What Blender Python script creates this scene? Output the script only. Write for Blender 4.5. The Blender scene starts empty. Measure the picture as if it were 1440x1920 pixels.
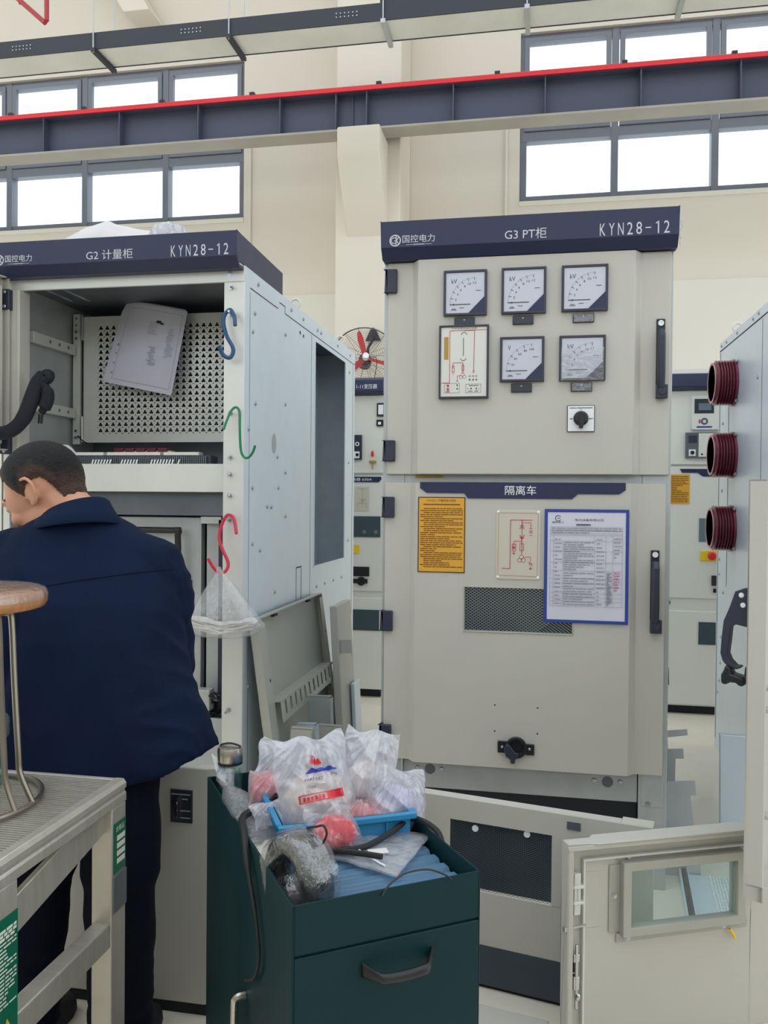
import bpy, bmesh, math, random
from mathutils import Vector, Matrix, noise, Euler
from mathutils.bvhtree import BVHTree
R = math.radians
C = bpy.context.scene.collection
S = bpy.context.scene

# ------------------------------------------------------------------ camera, light, exposure
cam_d = bpy.data.cameras.new('camera'); cam = bpy.data.objects.new('camera', cam_d); C.objects.link(cam)
cam_d.sensor_fit = 'VERTICAL'; cam_d.sensor_height = 36.0
cam_d.lens = 36.0 * 1560 / 1920
cam_d.clip_start = 0.05; cam_d.clip_end = 200
right = Vector((0.98260, 0.18490, 0.00887)); fwd = Vector((-0.18480, 0.98270, -0.01344))
fwd.normalize(); right = (right - fwd * right.dot(fwd)).normalized(); up = right.cross(fwd)
m = Matrix((right, up, -fwd)).transposed().to_4x4(); m.translation = (0, 0, 1.33)
cam.matrix_world = m
S.camera = cam
S.view_settings.view_transform = 'Standard'; S.view_settings.look = 'None'
S.view_settings.gamma = 1.0; S.view_settings.use_curve_mapping = False
S.view_settings.exposure = 0.14

w = bpy.data.worlds.new('overcast_sky'); S.world = w; w.use_nodes = True
nt = w.node_tree; bg = nt.nodes['Background']
bg.inputs['Color'].default_value = (0.86, 0.95, 1.03, 1); bg.inputs['Strength'].default_value = 1.75

def area(name, loc, rot, sx, sy, power, col=(1, 1, 1)):
    d = bpy.data.lights.new(name, 'AREA'); d.shape = 'RECTANGLE'; d.size = sx; d.size_y = sy
    d.energy = power; d.color = col
    o = bpy.data.objects.new(name, d); C.objects.link(o); o.location = loc; o.rotation_euler = rot
    return o

# ------------------------------------------------------------------ materials
def lin(c):
    out = []
    for v in c:
        v = v / 255.0
        out.append(v / 12.92 if v <= 0.04045 else ((v + 0.055) / 1.055) ** 2.4)
    return (out[0], out[1], out[2], 1)
MATS = {}
def mat(name, col, rough=0.5, metal=0.0, var=0.0, scale=8.0, bump=0.0, bscale=60.0, stretch=None, coat=0.0, spec=0.5, alpha=1.0):
    M = bpy.data.materials.new(name); M.use_nodes = True
    t = M.node_tree; b = t.nodes['Principled BSDF']
    b.inputs['Base Color'].default_value = lin(col); b.inputs['Roughness'].default_value = rough
    b.inputs['Metallic'].default_value = metal; b.inputs['Coat Weight'].default_value = coat
    b.inputs['Specular IOR Level'].default_value = spec
    b.inputs['Alpha'].default_value = alpha
    tc = t.nodes.new('ShaderNodeTexCoord')
    mp = t.nodes.new('ShaderNodeMapping')
    if stretch: mp.inputs['Scale'].default_value = stretch
    t.links.new(tc.outputs['Object'], mp.inputs['Vector'])
    if var > 0:
        n = t.nodes.new('ShaderNodeTexNoise'); n.inputs['Scale'].default_value = scale; n.inputs['Detail'].default_value = 4
        t.links.new(mp.outputs['Vector'], n.inputs['Vector'])
        r = t.nodes.new('ShaderNodeMapRange'); r.inputs['From Min'].default_value = 0.3; r.inputs['From Max'].default_value = 0.7
        r.inputs['To Min'].default_value = 1 - var; r.inputs['To Max'].default_value = 1 + var
        t.links.new(n.outputs['Fac'], r.inputs['Value'])
        mx = t.nodes.new('ShaderNodeMix'); mx.data_type = 'RGBA'; mx.blend_type = 'MULTIPLY'
        mx.inputs['Factor'].default_value = 1.0; mx.inputs['A'].default_value = lin(col)
        t.links.new(r.outputs['Result'], mx.inputs['B'])
        t.links.new(mx.outputs['Result'], b.inputs['Base Color'])
        r2 = t.nodes.new('ShaderNodeMapRange'); r2.inputs['To Min'].default_value = max(0, rough - 0.08); r2.inputs['To Max'].default_value = min(1, rough + 0.08)
        t.links.new(n.outputs['Fac'], r2.inputs['Value']); t.links.new(r2.outputs['Result'], b.inputs['Roughness'])
    if bump > 0:
        n2 = t.nodes.new('ShaderNodeTexNoise'); n2.inputs['Scale'].default_value = bscale; n2.inputs['Detail'].default_value = 5
        t.links.new(mp.outputs['Vector'], n2.inputs['Vector'])
        bp = t.nodes.new('ShaderNodeBump'); bp.inputs['Strength'].default_value = bump; bp.inputs['Distance'].default_value = 0.01
        t.links.new(n2.outputs['Fac'], bp.inputs['Height']); t.links.new(bp.outputs['Normal'], b.inputs['Normal'])
    MATS[name] = M
    return M
def clear_mat(name, tint, trans, white, rough=0.08, bump=0.4, bscale=25, vary=0.12, gloss=0.045):
    """thin clear plastic: part see-through, part milky, glossy"""
    M = bpy.data.materials.new(name); M.use_nodes = True
    t = M.node_tree; t.nodes.clear(); L = t.links.new
    out = t.nodes.new('ShaderNodeOutputMaterial'); tr = t.nodes.new('ShaderNodeBsdfTransparent')
    df = t.nodes.new('ShaderNodeBsdfDiffuse'); df.inputs['Color'].default_value = lin(white)
    tl = t.nodes.new('ShaderNodeBsdfTranslucent'); tl.inputs['Color'].default_value = lin(white)
    gl = t.nodes.new('ShaderNodeBsdfGlossy'); gl.inputs['Roughness'].default_value = rough
    tr.inputs['Color'].default_value = lin(tint)
    a = t.nodes.new('ShaderNodeMixShader'); a.inputs[0].default_value = 0.45; L(df.outputs[0], a.inputs[1]); L(tl.outputs[0], a.inputs[2])
    tc = t.nodes.new('ShaderNodeTexCoord'); n = t.nodes.new('ShaderNodeTexNoise'); n.inputs['Scale'].default_value = bscale; n.inputs['Detail'].default_value = 3
    L(tc.outputs['Object'], n.inputs['Vector'])
    r = t.nodes.new('ShaderNodeMapRange'); r.inputs['From Min'].default_value = 0.3; r.inputs['From Max'].default_value = 0.7
    r.inputs['To Min'].default_value = max(0, 1 - trans - vary); r.inputs['To Max'].default_value = min(1, 1 - trans + vary); L(n.outputs['Fac'], r.inputs['Value'])
    b = t.nodes.new('ShaderNodeMixShader'); L(r.outputs['Result'], b.inputs[0]); L(tr.outputs[0], b.inputs[1]); L(a.outputs[0], b.inputs[2])
    lw = t.nodes.new('ShaderNodeLayerWeight'); pw = t.nodes.new('ShaderNodeMath'); pw.operation = 'POWER'; pw.inputs[1].default_value = 4.0
    fr = t.nodes.new('ShaderNodeMath'); fr.operation = 'MULTIPLY_ADD'; fr.inputs[1].default_value = 0.7; fr.inputs[2].default_value = gloss
    L(lw.outputs['Facing'], pw.inputs[0]); L(pw.outputs[0], fr.inputs[0])
    bp = t.nodes.new('ShaderNodeBump'); bp.inputs['Strength'].default_value = bump; bp.inputs['Distance'].default_value = 0.004
    L(n.outputs['Fac'], bp.inputs['Height']); L(bp.outputs['Normal'], gl.inputs['Normal']); L(bp.outputs['Normal'], lw.inputs['Normal'])
    c = t.nodes.new('ShaderNodeMixShader'); L(fr.outputs[0], c.inputs[0]); L(b.outputs[0], c.inputs[1]); L(gl.outputs[0], c.inputs[2])
    L(c.outputs[0], out.inputs['Surface'])
    MATS[name] = M
    return M

mat('beige', (196, 192, 183), 0.38, var=0.025, scale=3, bump=0.03, bscale=350)
mat('beige_dark', (176, 174, 165), 0.42, var=0.03, scale=4)
mat('zinc', (220, 231, 241), 0.36, 0.4, var=0.025, scale=9, bump=0.02, bscale=200)
mat('zinc_dull', (184, 187, 187), 0.42, 0.35, var=0.08, scale=9)
mat('zinc_front', (220, 220, 214), 0.38, 0.25, var=0.03, scale=9)
mat('beige_lit', (226, 225, 217), 0.38, var=0.02, scale=3)  # lit copy of the beige, extra brightness put into the colour
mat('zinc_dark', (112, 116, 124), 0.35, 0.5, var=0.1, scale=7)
mat('navy', (34, 40, 74), 0.42, var=0.05, scale=6)
mat('hinge_navy', (46, 48, 66), 0.45)
mat('black', (28, 29, 33), 0.4, bump=0.03, bscale=200)
mat('blackgloss', (20, 21, 25), 0.2)
mat('charcoal', (48, 50, 62), 0.35, var=0.04)
mat('rubber', (22, 23, 26), 0.6, bump=0.1, bscale=120)
mat('sleeve', (20, 23, 36), 0.75, bump=0.5, bscale=400)
mat('white', (242, 244, 245), 0.4)
mat('slate', (62, 70, 82), 0.4)
mat('lettering', (205, 208, 216), 0.5)
mat('ink', (30, 30, 34), 0.6)
mat('ink_soft', (150, 148, 160), 0.7)
mat('ink_pink', (200, 140, 165), 0.7)
mat('meter_face', (194, 196, 210), 0.25, coat=0.6)
mat('red_line', (196, 52, 84), 0.5)
mat('dark_line', (88, 62, 70), 0.5)
mat('red', (215, 40, 52), 0.4)
mat('rail_red', (232, 28, 40), 0.35)
mat('pipe_red', (172, 52, 58), 0.4)
mat('yellow', (226, 166, 52), 0.5, var=0.03)
mat('bright_yellow', (240, 205, 40), 0.4)
mat('ochre', (176, 146, 62), 0.5)
mat('ink_brown', (110, 66, 30), 0.6)
mat('frame_blue', (42, 68, 150), 0.4)
mat('paper', (216, 214, 226), 0.6, var=0.02, scale=12, bump=0.08, bscale=18)
mat('paper_white', (214, 209, 208), 0.65, var=0.02, bump=0.1, bscale=15)
mat('panel_white', (222, 222, 214), 0.35)
mat('plate_cream', (206, 200, 184), 0.35)
mat('steel', (200, 200, 200), 0.22, 1.0, var=0.05, scale=30)
mat('brushed', (196, 190, 180), 0.3, 1.0, var=0.08, scale=10, stretch=(1, 1, 40))
mat('steel_dull', (150, 142, 130), 0.32, 0.9, var=0.08, scale=14)
mat('bolt', (188, 192, 196), 0.3, 0.9)
mat('alu', (186, 181, 170), 0.36, 0.4, var=0.08, scale=14, stretch=(1, 6, 1), bump=0.03, bscale=120)
mat('wood', (184, 126, 74), 0.3, var=0.22, scale=9, stretch=(1, 4, 1), coat=0.5)
mat('green_cab', (8, 48, 52), 0.5, var=0.08, scale=3, bump=0.03, bscale=160, spec=0.22)
mat('green_sticker', (18, 100, 76), 0.35)
mat('mat_blue', (76, 112, 140), 0.5, var=0.05, scale=5)
mat('crate_blue', (44, 132, 178), 0.38, var=0.04, scale=6)
mat('coat_navy', (4, 22, 50), 0.85, var=0.12, scale=5, bump=0.25, bscale=700, spec=0.2)
mat('collar_navy', (8, 28, 56), 0.85, bump=0.25, bscale=700, spec=0.2)
mat('trouser', (14, 19, 34), 0.9, var=0.1, scale=6, bump=0.2, bscale=600, spec=0.15)
mat('skin', (206, 150, 122), 0.5, var=0.05, scale=14, bump=0.06, bscale=160)
mat('hair', (24, 22, 25), 0.55, var=0.35, scale=60, bump=0.9, bscale=260, spec=0.3)
mat('hair_short', (92, 70, 62), 0.7, var=0.25, scale=110, bump=0.6, bscale=380, spec=0.2)
mat('maroon', (112, 42, 58), 0.2, var=0.05, scale=10)
mat('maroon_rim', (196, 140, 150), 0.4)
mat('maroon_dark', (52, 26, 36), 0.5)
mat('cream_wall', (226, 218, 204), 0.85, var=0.025, scale=0.6, bump=0.05, bscale=40)
mat('cream_low', (226, 222, 210), 0.85, var=0.02, scale=0.6)
mat('win_frame', (116, 120, 130), 0.4)
mat('girder', (74, 78, 98), 0.5, var=0.05, scale=1.5)
mat('girder_underlit', (172, 168, 158), 0.5, var=0.08, scale=3)  # girder tone with the glare on its underside put into the colour
mat('tray_grey', (44, 47, 55), 0.5, 0.0, var=0.06, scale=2)
mat('tray_underlit', (226, 226, 220), 0.4, 0.1, var=0.08, scale=2)  # tray tone with light bounced up from the floor put into it
mat('hook_blue', (30, 78, 120), 0.35); mat('hook_green', (22, 128, 86), 0.35); mat('hook_red', (205, 40, 70), 0.35)
mat('wire_white', (236, 232, 226), 0.6, var=0.05, scale=60, bump=0.9, bscale=70)
mat('pink_stuff', (222, 120, 130), 0.5, var=0.1, scale=40, bump=0.8, bscale=60)
mat('red_stuff', (228, 44, 58), 0.45, var=0.12, scale=50, bump=0.9, bscale=60)
mat('cream_stuff', (232, 216, 200), 0.6, var=0.06, scale=30, bump=0.8, bscale=50)
mat('lilac_stuff', (176, 172, 205), 0.6, var=0.06, scale=30, bump=0.8, bscale=40)
mat('print_blue', (48, 62, 168), 0.5); mat('print_red', (224, 52, 62), 0.5)
mat('wrap_dark', (46, 48, 47), 0.16, var=0.3, scale=26, bump=1.0, bscale=60, coat=0.8, stretch=(1, 0.4, 0.4))
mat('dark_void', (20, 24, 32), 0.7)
mat('screen', (104, 122, 132), 0.2); mat('window_dark', (58, 76, 84), 0.15, coat=0.5)
mat('fan_wire', (96, 92, 88), 0.4, 0.5)
mat('brass', (196, 172, 110), 0.35, 0.7)
clear_mat('film_zip', (250, 250, 252), 0.60, (246, 247, 250), 0.10, 1.0, 45, 0.10, 0.16)
clear_mat('film_milky', (250, 250, 253), 0.50, (240, 239, 246), 0.22, 1.0, 48, 0.08, 0.13)
clear_mat('film_pink', (252, 240, 242), 0.5, (246, 214, 218), 0.2, 1.0, 48, 0.06, 0.12)
clear_mat('film_clear', (250, 250, 252), 0.80, (246, 247, 250), 0.10, 1.0, 55, 0.06, 0.10)
clear_mat('film_wrap', (250, 250, 252), 0.93, (246, 247, 250), 0.08, 1.0, 70, 0.04, 0.16)
clear_mat('glass', (232, 244, 242), 0.95, (220, 232, 232), 0.02, 0.0, 3, 0.0)
clear_mat('mirror_pane', (240, 249, 248), 0.95, (200, 216, 214), 0.03, 0.0, 3, 0.0)
clear_mat('pane', (250, 252, 252), 0.99, (240, 245, 245), 0.02, 0.0, 3, 0.0)

def hair_fade():
    # hair cropped short at the sides lets the scalp colour through, by the strand length stored on the mesh
    M = MATS['hair']; t = M.node_tree; b = t.nodes['Principled BSDF']
    at = t.nodes.new('ShaderNodeAttribute'); at.attribute_name = 'length'
    mx = t.nodes.new('ShaderNodeMix'); mx.data_type = 'RGBA'; mx.inputs['A'].default_value = lin((84, 64, 56)); mx.inputs['B'].default_value = lin((24, 22, 25))
    t.links.new(at.outputs['Fac'], mx.inputs['Factor']); t.links.new(mx.outputs['Result'], b.inputs['Base Color'])
hair_fade()
def floor_mat():
    M = mat('floor', (234, 225, 207), 0.28, var=0.05, scale=0.9, bump=0.02, bscale=30, coat=0.3)
    return M
floor_mat()

# ------------------------------------------------------------------ mesh builder
class MB:
    def __init__(s): s.v = []; s.f = []
    def add(s, vs, fs):
        k = len(s.v); s.v += [Vector(p) for p in vs]; s.f += [tuple(i + k for i in f) for f in fs]; return s
    def box(s, x0, y0, z0, x1, y1, z1):
        x0, x1 = min(x0, x1), max(x0, x1); y0, y1 = min(y0, y1), max(y0, y1); z0, z1 = min(z0, z1), max(z0, z1)
        return s.add([(x0, y0, z0), (x1, y0, z0), (x1, y1, z0), (x0, y1, z0), (x0, y0, z1), (x1, y0, z1), (x1, y1, z1), (x0, y1, z1)],
                     [(0, 3, 2, 1), (4, 5, 6, 7), (0, 1, 5, 4), (1, 2, 6, 5), (2, 3, 7, 6), (3, 0, 4, 7)])
    def prism(s, poly, axis, a0, a1):
        n = len(poly)
        def P(p, a):
            if axis == 'y': return (p[0], a, p[1])
            if axis == 'x': return (a, p[0], p[1])
            return (p[0], p[1], a)
        vs = [P(p, a0) for p in poly] + [P(p, a1) for p in poly]
        fs = [tuple(range(n - 1, -1, -1)), tuple(range(n, 2 * n))] + [(i, (i + 1) % n, n + (i + 1) % n, n + i) for i in range(n)]
        return s.add(vs, fs)
    def frame(s, x0, z0, x1, z1, wd, y0, y1):
        """rectangular picture-frame ring in the XZ plane"""
        o = [(x0, z0), (x1, z0), (x1, z1), (x0, z1)]; i = [(x0 + wd, z0 + wd), (x1 - wd, z0 + wd), (x1 - wd, z1 - wd), (x0 + wd, z1 - wd)]
        vs = [(p[0], y0, p[1]) for p in o + i] + [(p[0], y1, p[1]) for p in o + i]; fs = []
        for k in range(4):
            j = (k + 1) % 4
            fs += [(k, j, 4 + j, 4 + k), (8 + k, 12 + k, 12 + j, 8 + j), (k, 8 + k, 8 + j, j), (4 + k, 4 + j, 12 + j, 12 + k)]
        return s.add(vs, fs)
    def cyl(s, p0, p1, r0, r1=None, n=16, cap=True):
        r1 = r0 if r1 is None else r1
        p0 = Vector(p0); p1 = Vector(p1); d = (p1 - p0).normalized()
        a = d.orthogonal().normalized(); b = d.cross(a)
        vs = []
        for p, r in ((p0, r0), (p1, r1)):
            for i in range(n):
                t = 2 * math.pi * i / n; vs.append(p + a * (r * math.cos(t)) + b * (r * math.sin(t)))
        fs = [(i, (i + 1) % n, n + (i + 1) % n, n + i) for i in range(n)]
        if cap: fs += [tuple(range(n - 1, -1, -1)), tuple(range(n, 2 * n))]
        return s.add(vs, fs)
    def tube(s, pts, r, n=8, closed=False, smooth=0):
        pts = [Vector(p) for p in pts]
        if smooth: pts = spline(pts, smooth, closed)
        m_ = len(pts); rs = r if isinstance(r, (list, tuple)) else [r] * m_
        if len(rs) != m_: rs = [rs[min(int(i * (len(rs) - 1) / max(1, m_ - 1)), len(rs) - 1)] for i in range(m_)]
        vs = []; nrm = None
        for i, p in enumerate(pts):
            if closed: d = pts[(i + 1) % m_] - pts[i - 1]
            else: d = pts[min(i + 1, m_ - 1)] - pts[max(i - 1, 0)]
            d.normalize()
            if nrm is None: nrm = d.orthogonal().normalized()
            else:
                nrm = nrm - d * nrm.dot(d)
                nrm = nrm.normalized() if nrm.length > 1e-6 else d.orthogonal().normalized()
            b = d.cross(nrm)
            for k in range(n):
                t = 2 * math.pi * k / n; vs.append(p + (nrm * math.cos(t) + b * math.sin(t)) * rs[i])
        fs = []
        for i in range(m_ if closed else m_ - 1):
            j = (i + 1) % m_
            for k in range(n): fs.append((i * n + k, i * n + (k + 1) % n, j * n + (k + 1) % n, j * n + k))
        if not closed: fs += [tuple(range(n - 1, -1, -1)), tuple(range((m_ - 1) * n, m_ * n))]
        return s.add(vs, fs)
    def lathe(s, prof, c, n=24, axis='z'):
        c = Vector(c); vs = []; fs = []
        for r, h in prof:
            for k in range(n):
                t = 2 * math.pi * k / n; a, b = r * math.cos(t), r * math.sin(t)
                vs.append(c + (Vector((a, b, h)) if axis == 'z' else Vector((a, h, b)) if axis == 'y' else Vector((h, a, b))))
        for i in range(len(prof) - 1):
            for k in range(n): fs.append((i * n + k, i * n + (k + 1) % n, (i + 1) * n + (k + 1) % n, (i + 1) * n + k))
        if prof[0][0] > 1e-5: fs.append(tuple(range(n - 1, -1, -1)))
        if prof[-1][0] > 1e-5: fs.append(tuple(range((len(prof) - 1) * n, len(prof) * n)))
        return s.add(vs, fs)
    def ell(s, c, rx, ry, rz, M=None, nu=16, nv=10):
        c = Vector(c); vs = []; fs = []
        for j in range(nv + 1):
            ph = math.pi * j / nv
            for i in range(nu):
                t = 2 * math.pi * i / nu
                p = Vector((rx * math.sin(ph) * math.cos(t), ry * math.sin(ph) * math.sin(t), rz * math.cos(ph)))
                vs.append(c + (M @ p if M else p))
        for j in range(nv):
            for i in range(nu): fs.append((j * nu + i, (j + 1) * nu + i, (j + 1) * nu + (i + 1) % nu, j * nu + (i + 1) % nu))
        return s.add(vs, fs)
    def loft(s, rings, cap=True):
        n = len(rings[0]); vs = [p for r in rings for p in r]; fs = []
        for i in range(len(rings) - 1):
            for k in range(n): fs.append((i * n + k, i * n + (k + 1) % n, (i + 1) * n + (k + 1) % n, (i + 1) * n + k))
        if cap: fs += [tuple(range(n - 1, -1, -1)), tuple(range((len(rings) - 1) * n, len(rings) * n))]
        return s.add(vs, fs)
    def disc(s, c, r, axis='y', n=12):
        c = Vector(c); vs = []
        for k in range(n):
            t = 2 * math.pi * k / n; a, b = r * math.cos(t), r * math.sin(t)
            vs.append(c + (Vector((a, 0, b)) if axis == 'y' else Vector((0, a, b)) if axis == 'x' else Vector((a, b, 0))))
        return s.add(vs, [tuple(range(n))])
    def ringflat(s, c, r0, r1, y, n=24, a0=0, a1=360):
        """flat annulus facing -Y"""
        vs = []; full = abs(a1 - a0) >= 360; m_ = n if full else n + 1
        for k in range(m_):
            t = R(a0 + (a1 - a0) * k / n)
            for r in (r0, r1): vs.append((c[0] + r * math.cos(t), y, c[1] + r * math.sin(t)))
        fs = [(2 * k, 2 * k + 1, 2 * ((k + 1) % m_) + 1, 2 * ((k + 1) % m_)) for k in range(n)]
        return s.add(vs, fs)
    def bar(s, p, q, wd, y, th=0.0006):
        """flat printed line from p to q in the XZ plane, facing -Y"""
        p = Vector(p); q = Vector(q); d = (q - p); d.normalize(); nn = Vector((-d.y, d.x)) * wd / 2
        a = [p + nn, p - nn, q - nn, q + nn]
        return s.prism([(v.x, v.y) for v in a], 'y', y - th, y)
    def text(s, body, x0, z0, x1, z1, y, keep=False, th=0.0):
        """lettering fitted to a rectangle in the XZ plane, facing -Y"""
        vs, fs = glyphs(body)
        mnx = min(v[0] for v in vs); mxx = max(v[0] for v in vs); mnz = min(v[1] for v in vs); mxz = max(v[1] for v in vs)
        sx = (x1 - x0) / (mxx - mnx); sz = (z1 - z0) / (mxz - mnz)
        if keep: sx = sz = min(sx, sz)
        return s.add([(x0 + (v[0] - mnx) * sx, y, z0 + (v[1] - mnz) * sz) for v in vs], fs)
    def mono(s, body, x0, z0, x1, z1, y, fill=0.62):
        """lettering in equal cells"""
        n = len(body); cw = (x1 - x0) / n
        for i, ch in enumerate(body):
            if ch == ' ': continue
            a = x0 + (i + 0.5) * cw; hw = cw * fill / 2
            if ch == '1':
                h_ = z1 - z0; sw_ = h_ * 0.10
                s.bar((a + hw * 0.3, z0), (a + hw * 0.3, z1), sw_, y); s.bar((a + hw * 0.3, z1 - sw_ * 0.3), (a - hw * 0.55, z1 - h_ * 0.2), sw_ * 0.9, y); continue
            if ch == '-': s.bar((a - hw, (z0 + z1) / 2), (a + hw, (z0 + z1) / 2), (z1 - z0) * 0.09, y)
            else: s.text(ch, a - hw, z0, a + hw, z1, y)
        return s
    def xf(s, M): s.v = [M @ p for p in s.v]; return s
    def join(s, o): return s.add(o.v, o.f)
    def mesh(s, name, smooth=35, clean=True):
        me = bpy.data.meshes.new(name); me.from_pydata([tuple(p) for p in s.v], [], s.f); me.update()
        if clean:
            b = bmesh.new(); b.from_mesh(me); bmesh.ops.remove_doubles(b, verts=b.verts, dist=1e-6)
            bmesh.ops.recalc_face_normals(b, faces=b.faces); b.to_mesh(me); b.free()
        if smooth:
            me.polygons.foreach_set('use_smooth', [True] * len(me.polygons)); me.set_sharp_from_angle(angle=R(smooth))
        return me
    def build(s, name, mt, parent=None, bevel=0.0, smooth=35, clean=True, seg=2):
        o = bpy.data.objects.new(name, None if False else s_mesh(s, name, parent, smooth, clean)); C.objects.link(o)
        o.data.materials.append(MATS[mt] if isinstance(mt, str) else mt)
        if parent: o.parent = parent; ORG[o.name] = ORG[parent.name]
        else: ORG[o.name] = Vector((0, 0, 0))
        if bevel > 0:
            b = o.modifiers.new('bevel', 'BEVEL'); b.width = bevel; b.segments = seg; b.limit_method = 'ANGLE'; b.angle_limit = R(50)
        return o
ORG = {}
def s_mesh(s, name, parent, smooth, clean):
    if parent:
        o = ORG[parent.name]
        if o.length > 0: s.v = [p - o for p in s.v]
    return s.mesh(name, smooth, clean)
def spline(pts, k, closed=False):
    out = []; n = len(pts)
    for i in range(n if closed else n - 1):
        if closed: p0, p1, p2, p3 = pts[i - 1], pts[i], pts[(i + 1) % n], pts[(i + 2) % n]
        else: p0, p1, p2, p3 = pts[max(i - 1, 0)], pts[i], pts[i + 1], pts[min(i + 2, n - 1)]
        for j in range(k):
            t = j / k
            out.append(0.5 * ((2 * p1) + (-p0 + p2) * t + (2 * p0 - 5 * p1 + 4 * p2 - p3) * t * t + (-p0 + 3 * p1 - 3 * p2 + p3) * t ** 3))
    if not closed: out.append(pts[-1])
    return out
GLY = {}
def glyphs(body):
    if body in GLY: return GLY[body]
    cu = bpy.data.curves.new('glyphs', 'FONT'); cu.body = body; cu.size = 1.0; cu.resolution_u = 3
    o = bpy.data.objects.new('glyphs', cu); C.objects.link(o)
    dg = bpy.context.evaluated_depsgraph_get(); me = bpy.data.meshes.new_from_object(o.evaluated_get(dg))
    vs = [(v.co.x, v.co.y) for v in me.vertices]; fs = [tuple(p.vertices) for p in me.polygons]
    bpy.data.objects.remove(o); bpy.data.curves.remove(cu); bpy.data.meshes.remove(me)
    GLY[body] = (vs, fs)
    return GLY[body]
def tag(o, label, cat, group=None, kind=None):
    o['label'] = label
    if cat: o['category'] = cat
    if group: o['group'] = group
    if kind: o['kind'] = kind
    return o
def thing(name, label, cat, loc, rotz=0.0, group=None, kind=None):
    """an Empty at the thing's base; children meshes are written in world coordinates when rotz is 0, else in its own frame"""
    o = bpy.data.objects.new(name, None); C.objects.link(o); o.empty_display_size = 0.1
    o.location = loc; o.rotation_euler = (0, 0, rotz)
    ORG[o.name] = Vector(loc) if rotz == 0 else Vector((0, 0, 0))
    return tag(o, label, cat, group, kind)
def single(mb, name, mt, label, cat, group=None, kind=None, origin=None, **k):
    o = mb.build(name, mt, None, **k)
    if origin is not None:
        origin = Vector(origin); o.data.transform(Matrix.Translation(-origin)); o.location = origin; ORG[o.name] = origin
    return tag(o, label, cat, group, kind)
def baked(mb, name, voxel, smooth_it=6, dsp=None):
    """fuse overlapping closed shapes into one continuous skin"""
    o = bpy.data.objects.new(name, mb.mesh(name, 0)); C.objects.link(o)
    r = o.modifiers.new('fuse', 'REMESH'); r.mode = 'VOXEL'; r.voxel_size = voxel
    s_ = o.modifiers.new('soft', 'SMOOTH'); s_.iterations = smooth_it; s_.factor = 0.5
    dg = bpy.context.evaluated_depsgraph_get(); me = bpy.data.meshes.new_from_object(o.evaluated_get(dg))
    bpy.data.objects.remove(o)
    if dsp:
        me.update()
        nr = [v.normal.copy() for v in me.vertices]
        for v, n in zip(me.vertices, nr): v.co += n * dsp(v.co)
    me.polygons.foreach_set('use_smooth', [True] * len(me.polygons)); me.update()
    return me
def mesh_obj(me, name, mt, parent):
    o = bpy.data.objects.new(name, me); C.objects.link(o); o.parent = parent
    me.transform(Matrix.Translation(-ORG[parent.name])); me.materials.clear(); me.materials.append(MATS[mt]); ORG[o.name] = ORG[parent.name]
    return o
# ------------------------------------------------------------------ setting
f = MB().box(-16, -10, -0.15, 12, 9.0, 0)
single(f, 'floor', 'floor', 'beige painted factory floor with a soft shine', 'floor', kind='structure')

ZS, ZT = 4.52, 6.30                       # window sill and head
wl = MB()
wl.box(-16, 9.0, 3.62, 12, 9.3, ZS)       # upper wall under the windows
wl.box(-16, 9.0, ZT, 12, 9.3, 9.5)
wl.box(-16, 9.0, ZS, -9.4, 9.3, ZT)
wl.box(-3.34, 9.0, ZS, -0.26, 9.3, ZT)
wl.box(4.8, 9.0, ZS, 12, 9.3, ZT)
single(wl, 'wall_back', 'cream_wall', 'cream plastered factory wall with two rows of high windows', 'wall', kind='structure')
cl = MB()                                  # roof with long skylight strips
ys = [-10.0, -5.6, -3.0, -2.4, 2.0, 2.6, 6.0, 9.3]
for i in range(0, len(ys), 2): cl.box(-16, ys[i], 9.5, 12, ys[i + 1], 9.7)
single(cl, 'ceiling', 'cream_wall', 'pale factory roof with skylight strips', 'ceiling', kind='structure')
single(MB().box(-16.3, -10, 7.2, -16, 9.3, 9.7).box(-16.3, -10, 0, -16, 1.8, 7.2).box(-16.3, 8.5, 0, -16, 9.3, 7.2), 'wall_left', 'cream_wall', 'cream side wall of the factory hall, far to the left, unseen, its wide opening added for side light', 'wall', kind='structure')  # unseen hall wall, gap shaped to let light in from the left
single(MB().box(12, -10, 7.2, 12.3, 9.3, 9.7).box(12, -10, 0, 12.3, -3, 7.2).box(12, 8.5, 0, 12.3, 9.3, 7.2), 'wall_right', 'cream_wall', 'cream side wall of the factory hall, far to the right, unseen, its wide opening added for side light', 'wall', kind='structure')  # unseen hall wall, gap shaped to brighten faces turned right
single(MB().box(-16, -10.3, 0, 12, -10, 3.6).box(-16, -10.3, 8.2, 12, -10, 9.7), 'wall_front', 'cream_wall', 'cream factory wall behind the viewer unseen, its open band sized to light the fronts', 'wall', kind='structure')  # unseen hall wall, open band shaped for light on the cabinet fronts
single(MB().box(-5.5, -1.25, 0, 4.5, -1.1, 1.7), 'shade_wall', 'beige_dark', 'unseen low beige partition behind the viewer, added to shade the lower left', 'wall', kind='structure')  # added out of view to block low light from behind
wl2 = MB().box(-16, 8.965, 0, 12, 9.3, 3.62)
single(wl2, 'wall_dado', 'cream_low', 'slightly thicker cream lower band of the back wall', 'wall', kind='structure', bevel=0.01)
col = MB().box(-2.11, 8.37, 0, -1.435, 8.99, 9.5)
single(col, 'column', 'cream_wall', 'square cream concrete column in front of the back wall', 'column', kind='structure', bevel=0.012)
cb = MB().prism([(8.38, 4.97), (7.92, 4.97), (7.92, 4.69), (8.38, 4.02)], 'x', -1.99, -1.565)
single(cb, 'corbel', 'cream_wall', 'cream concrete bracket on the column carrying the girder', 'bracket', kind='structure', bevel=0.015)
tr = MB()
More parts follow.
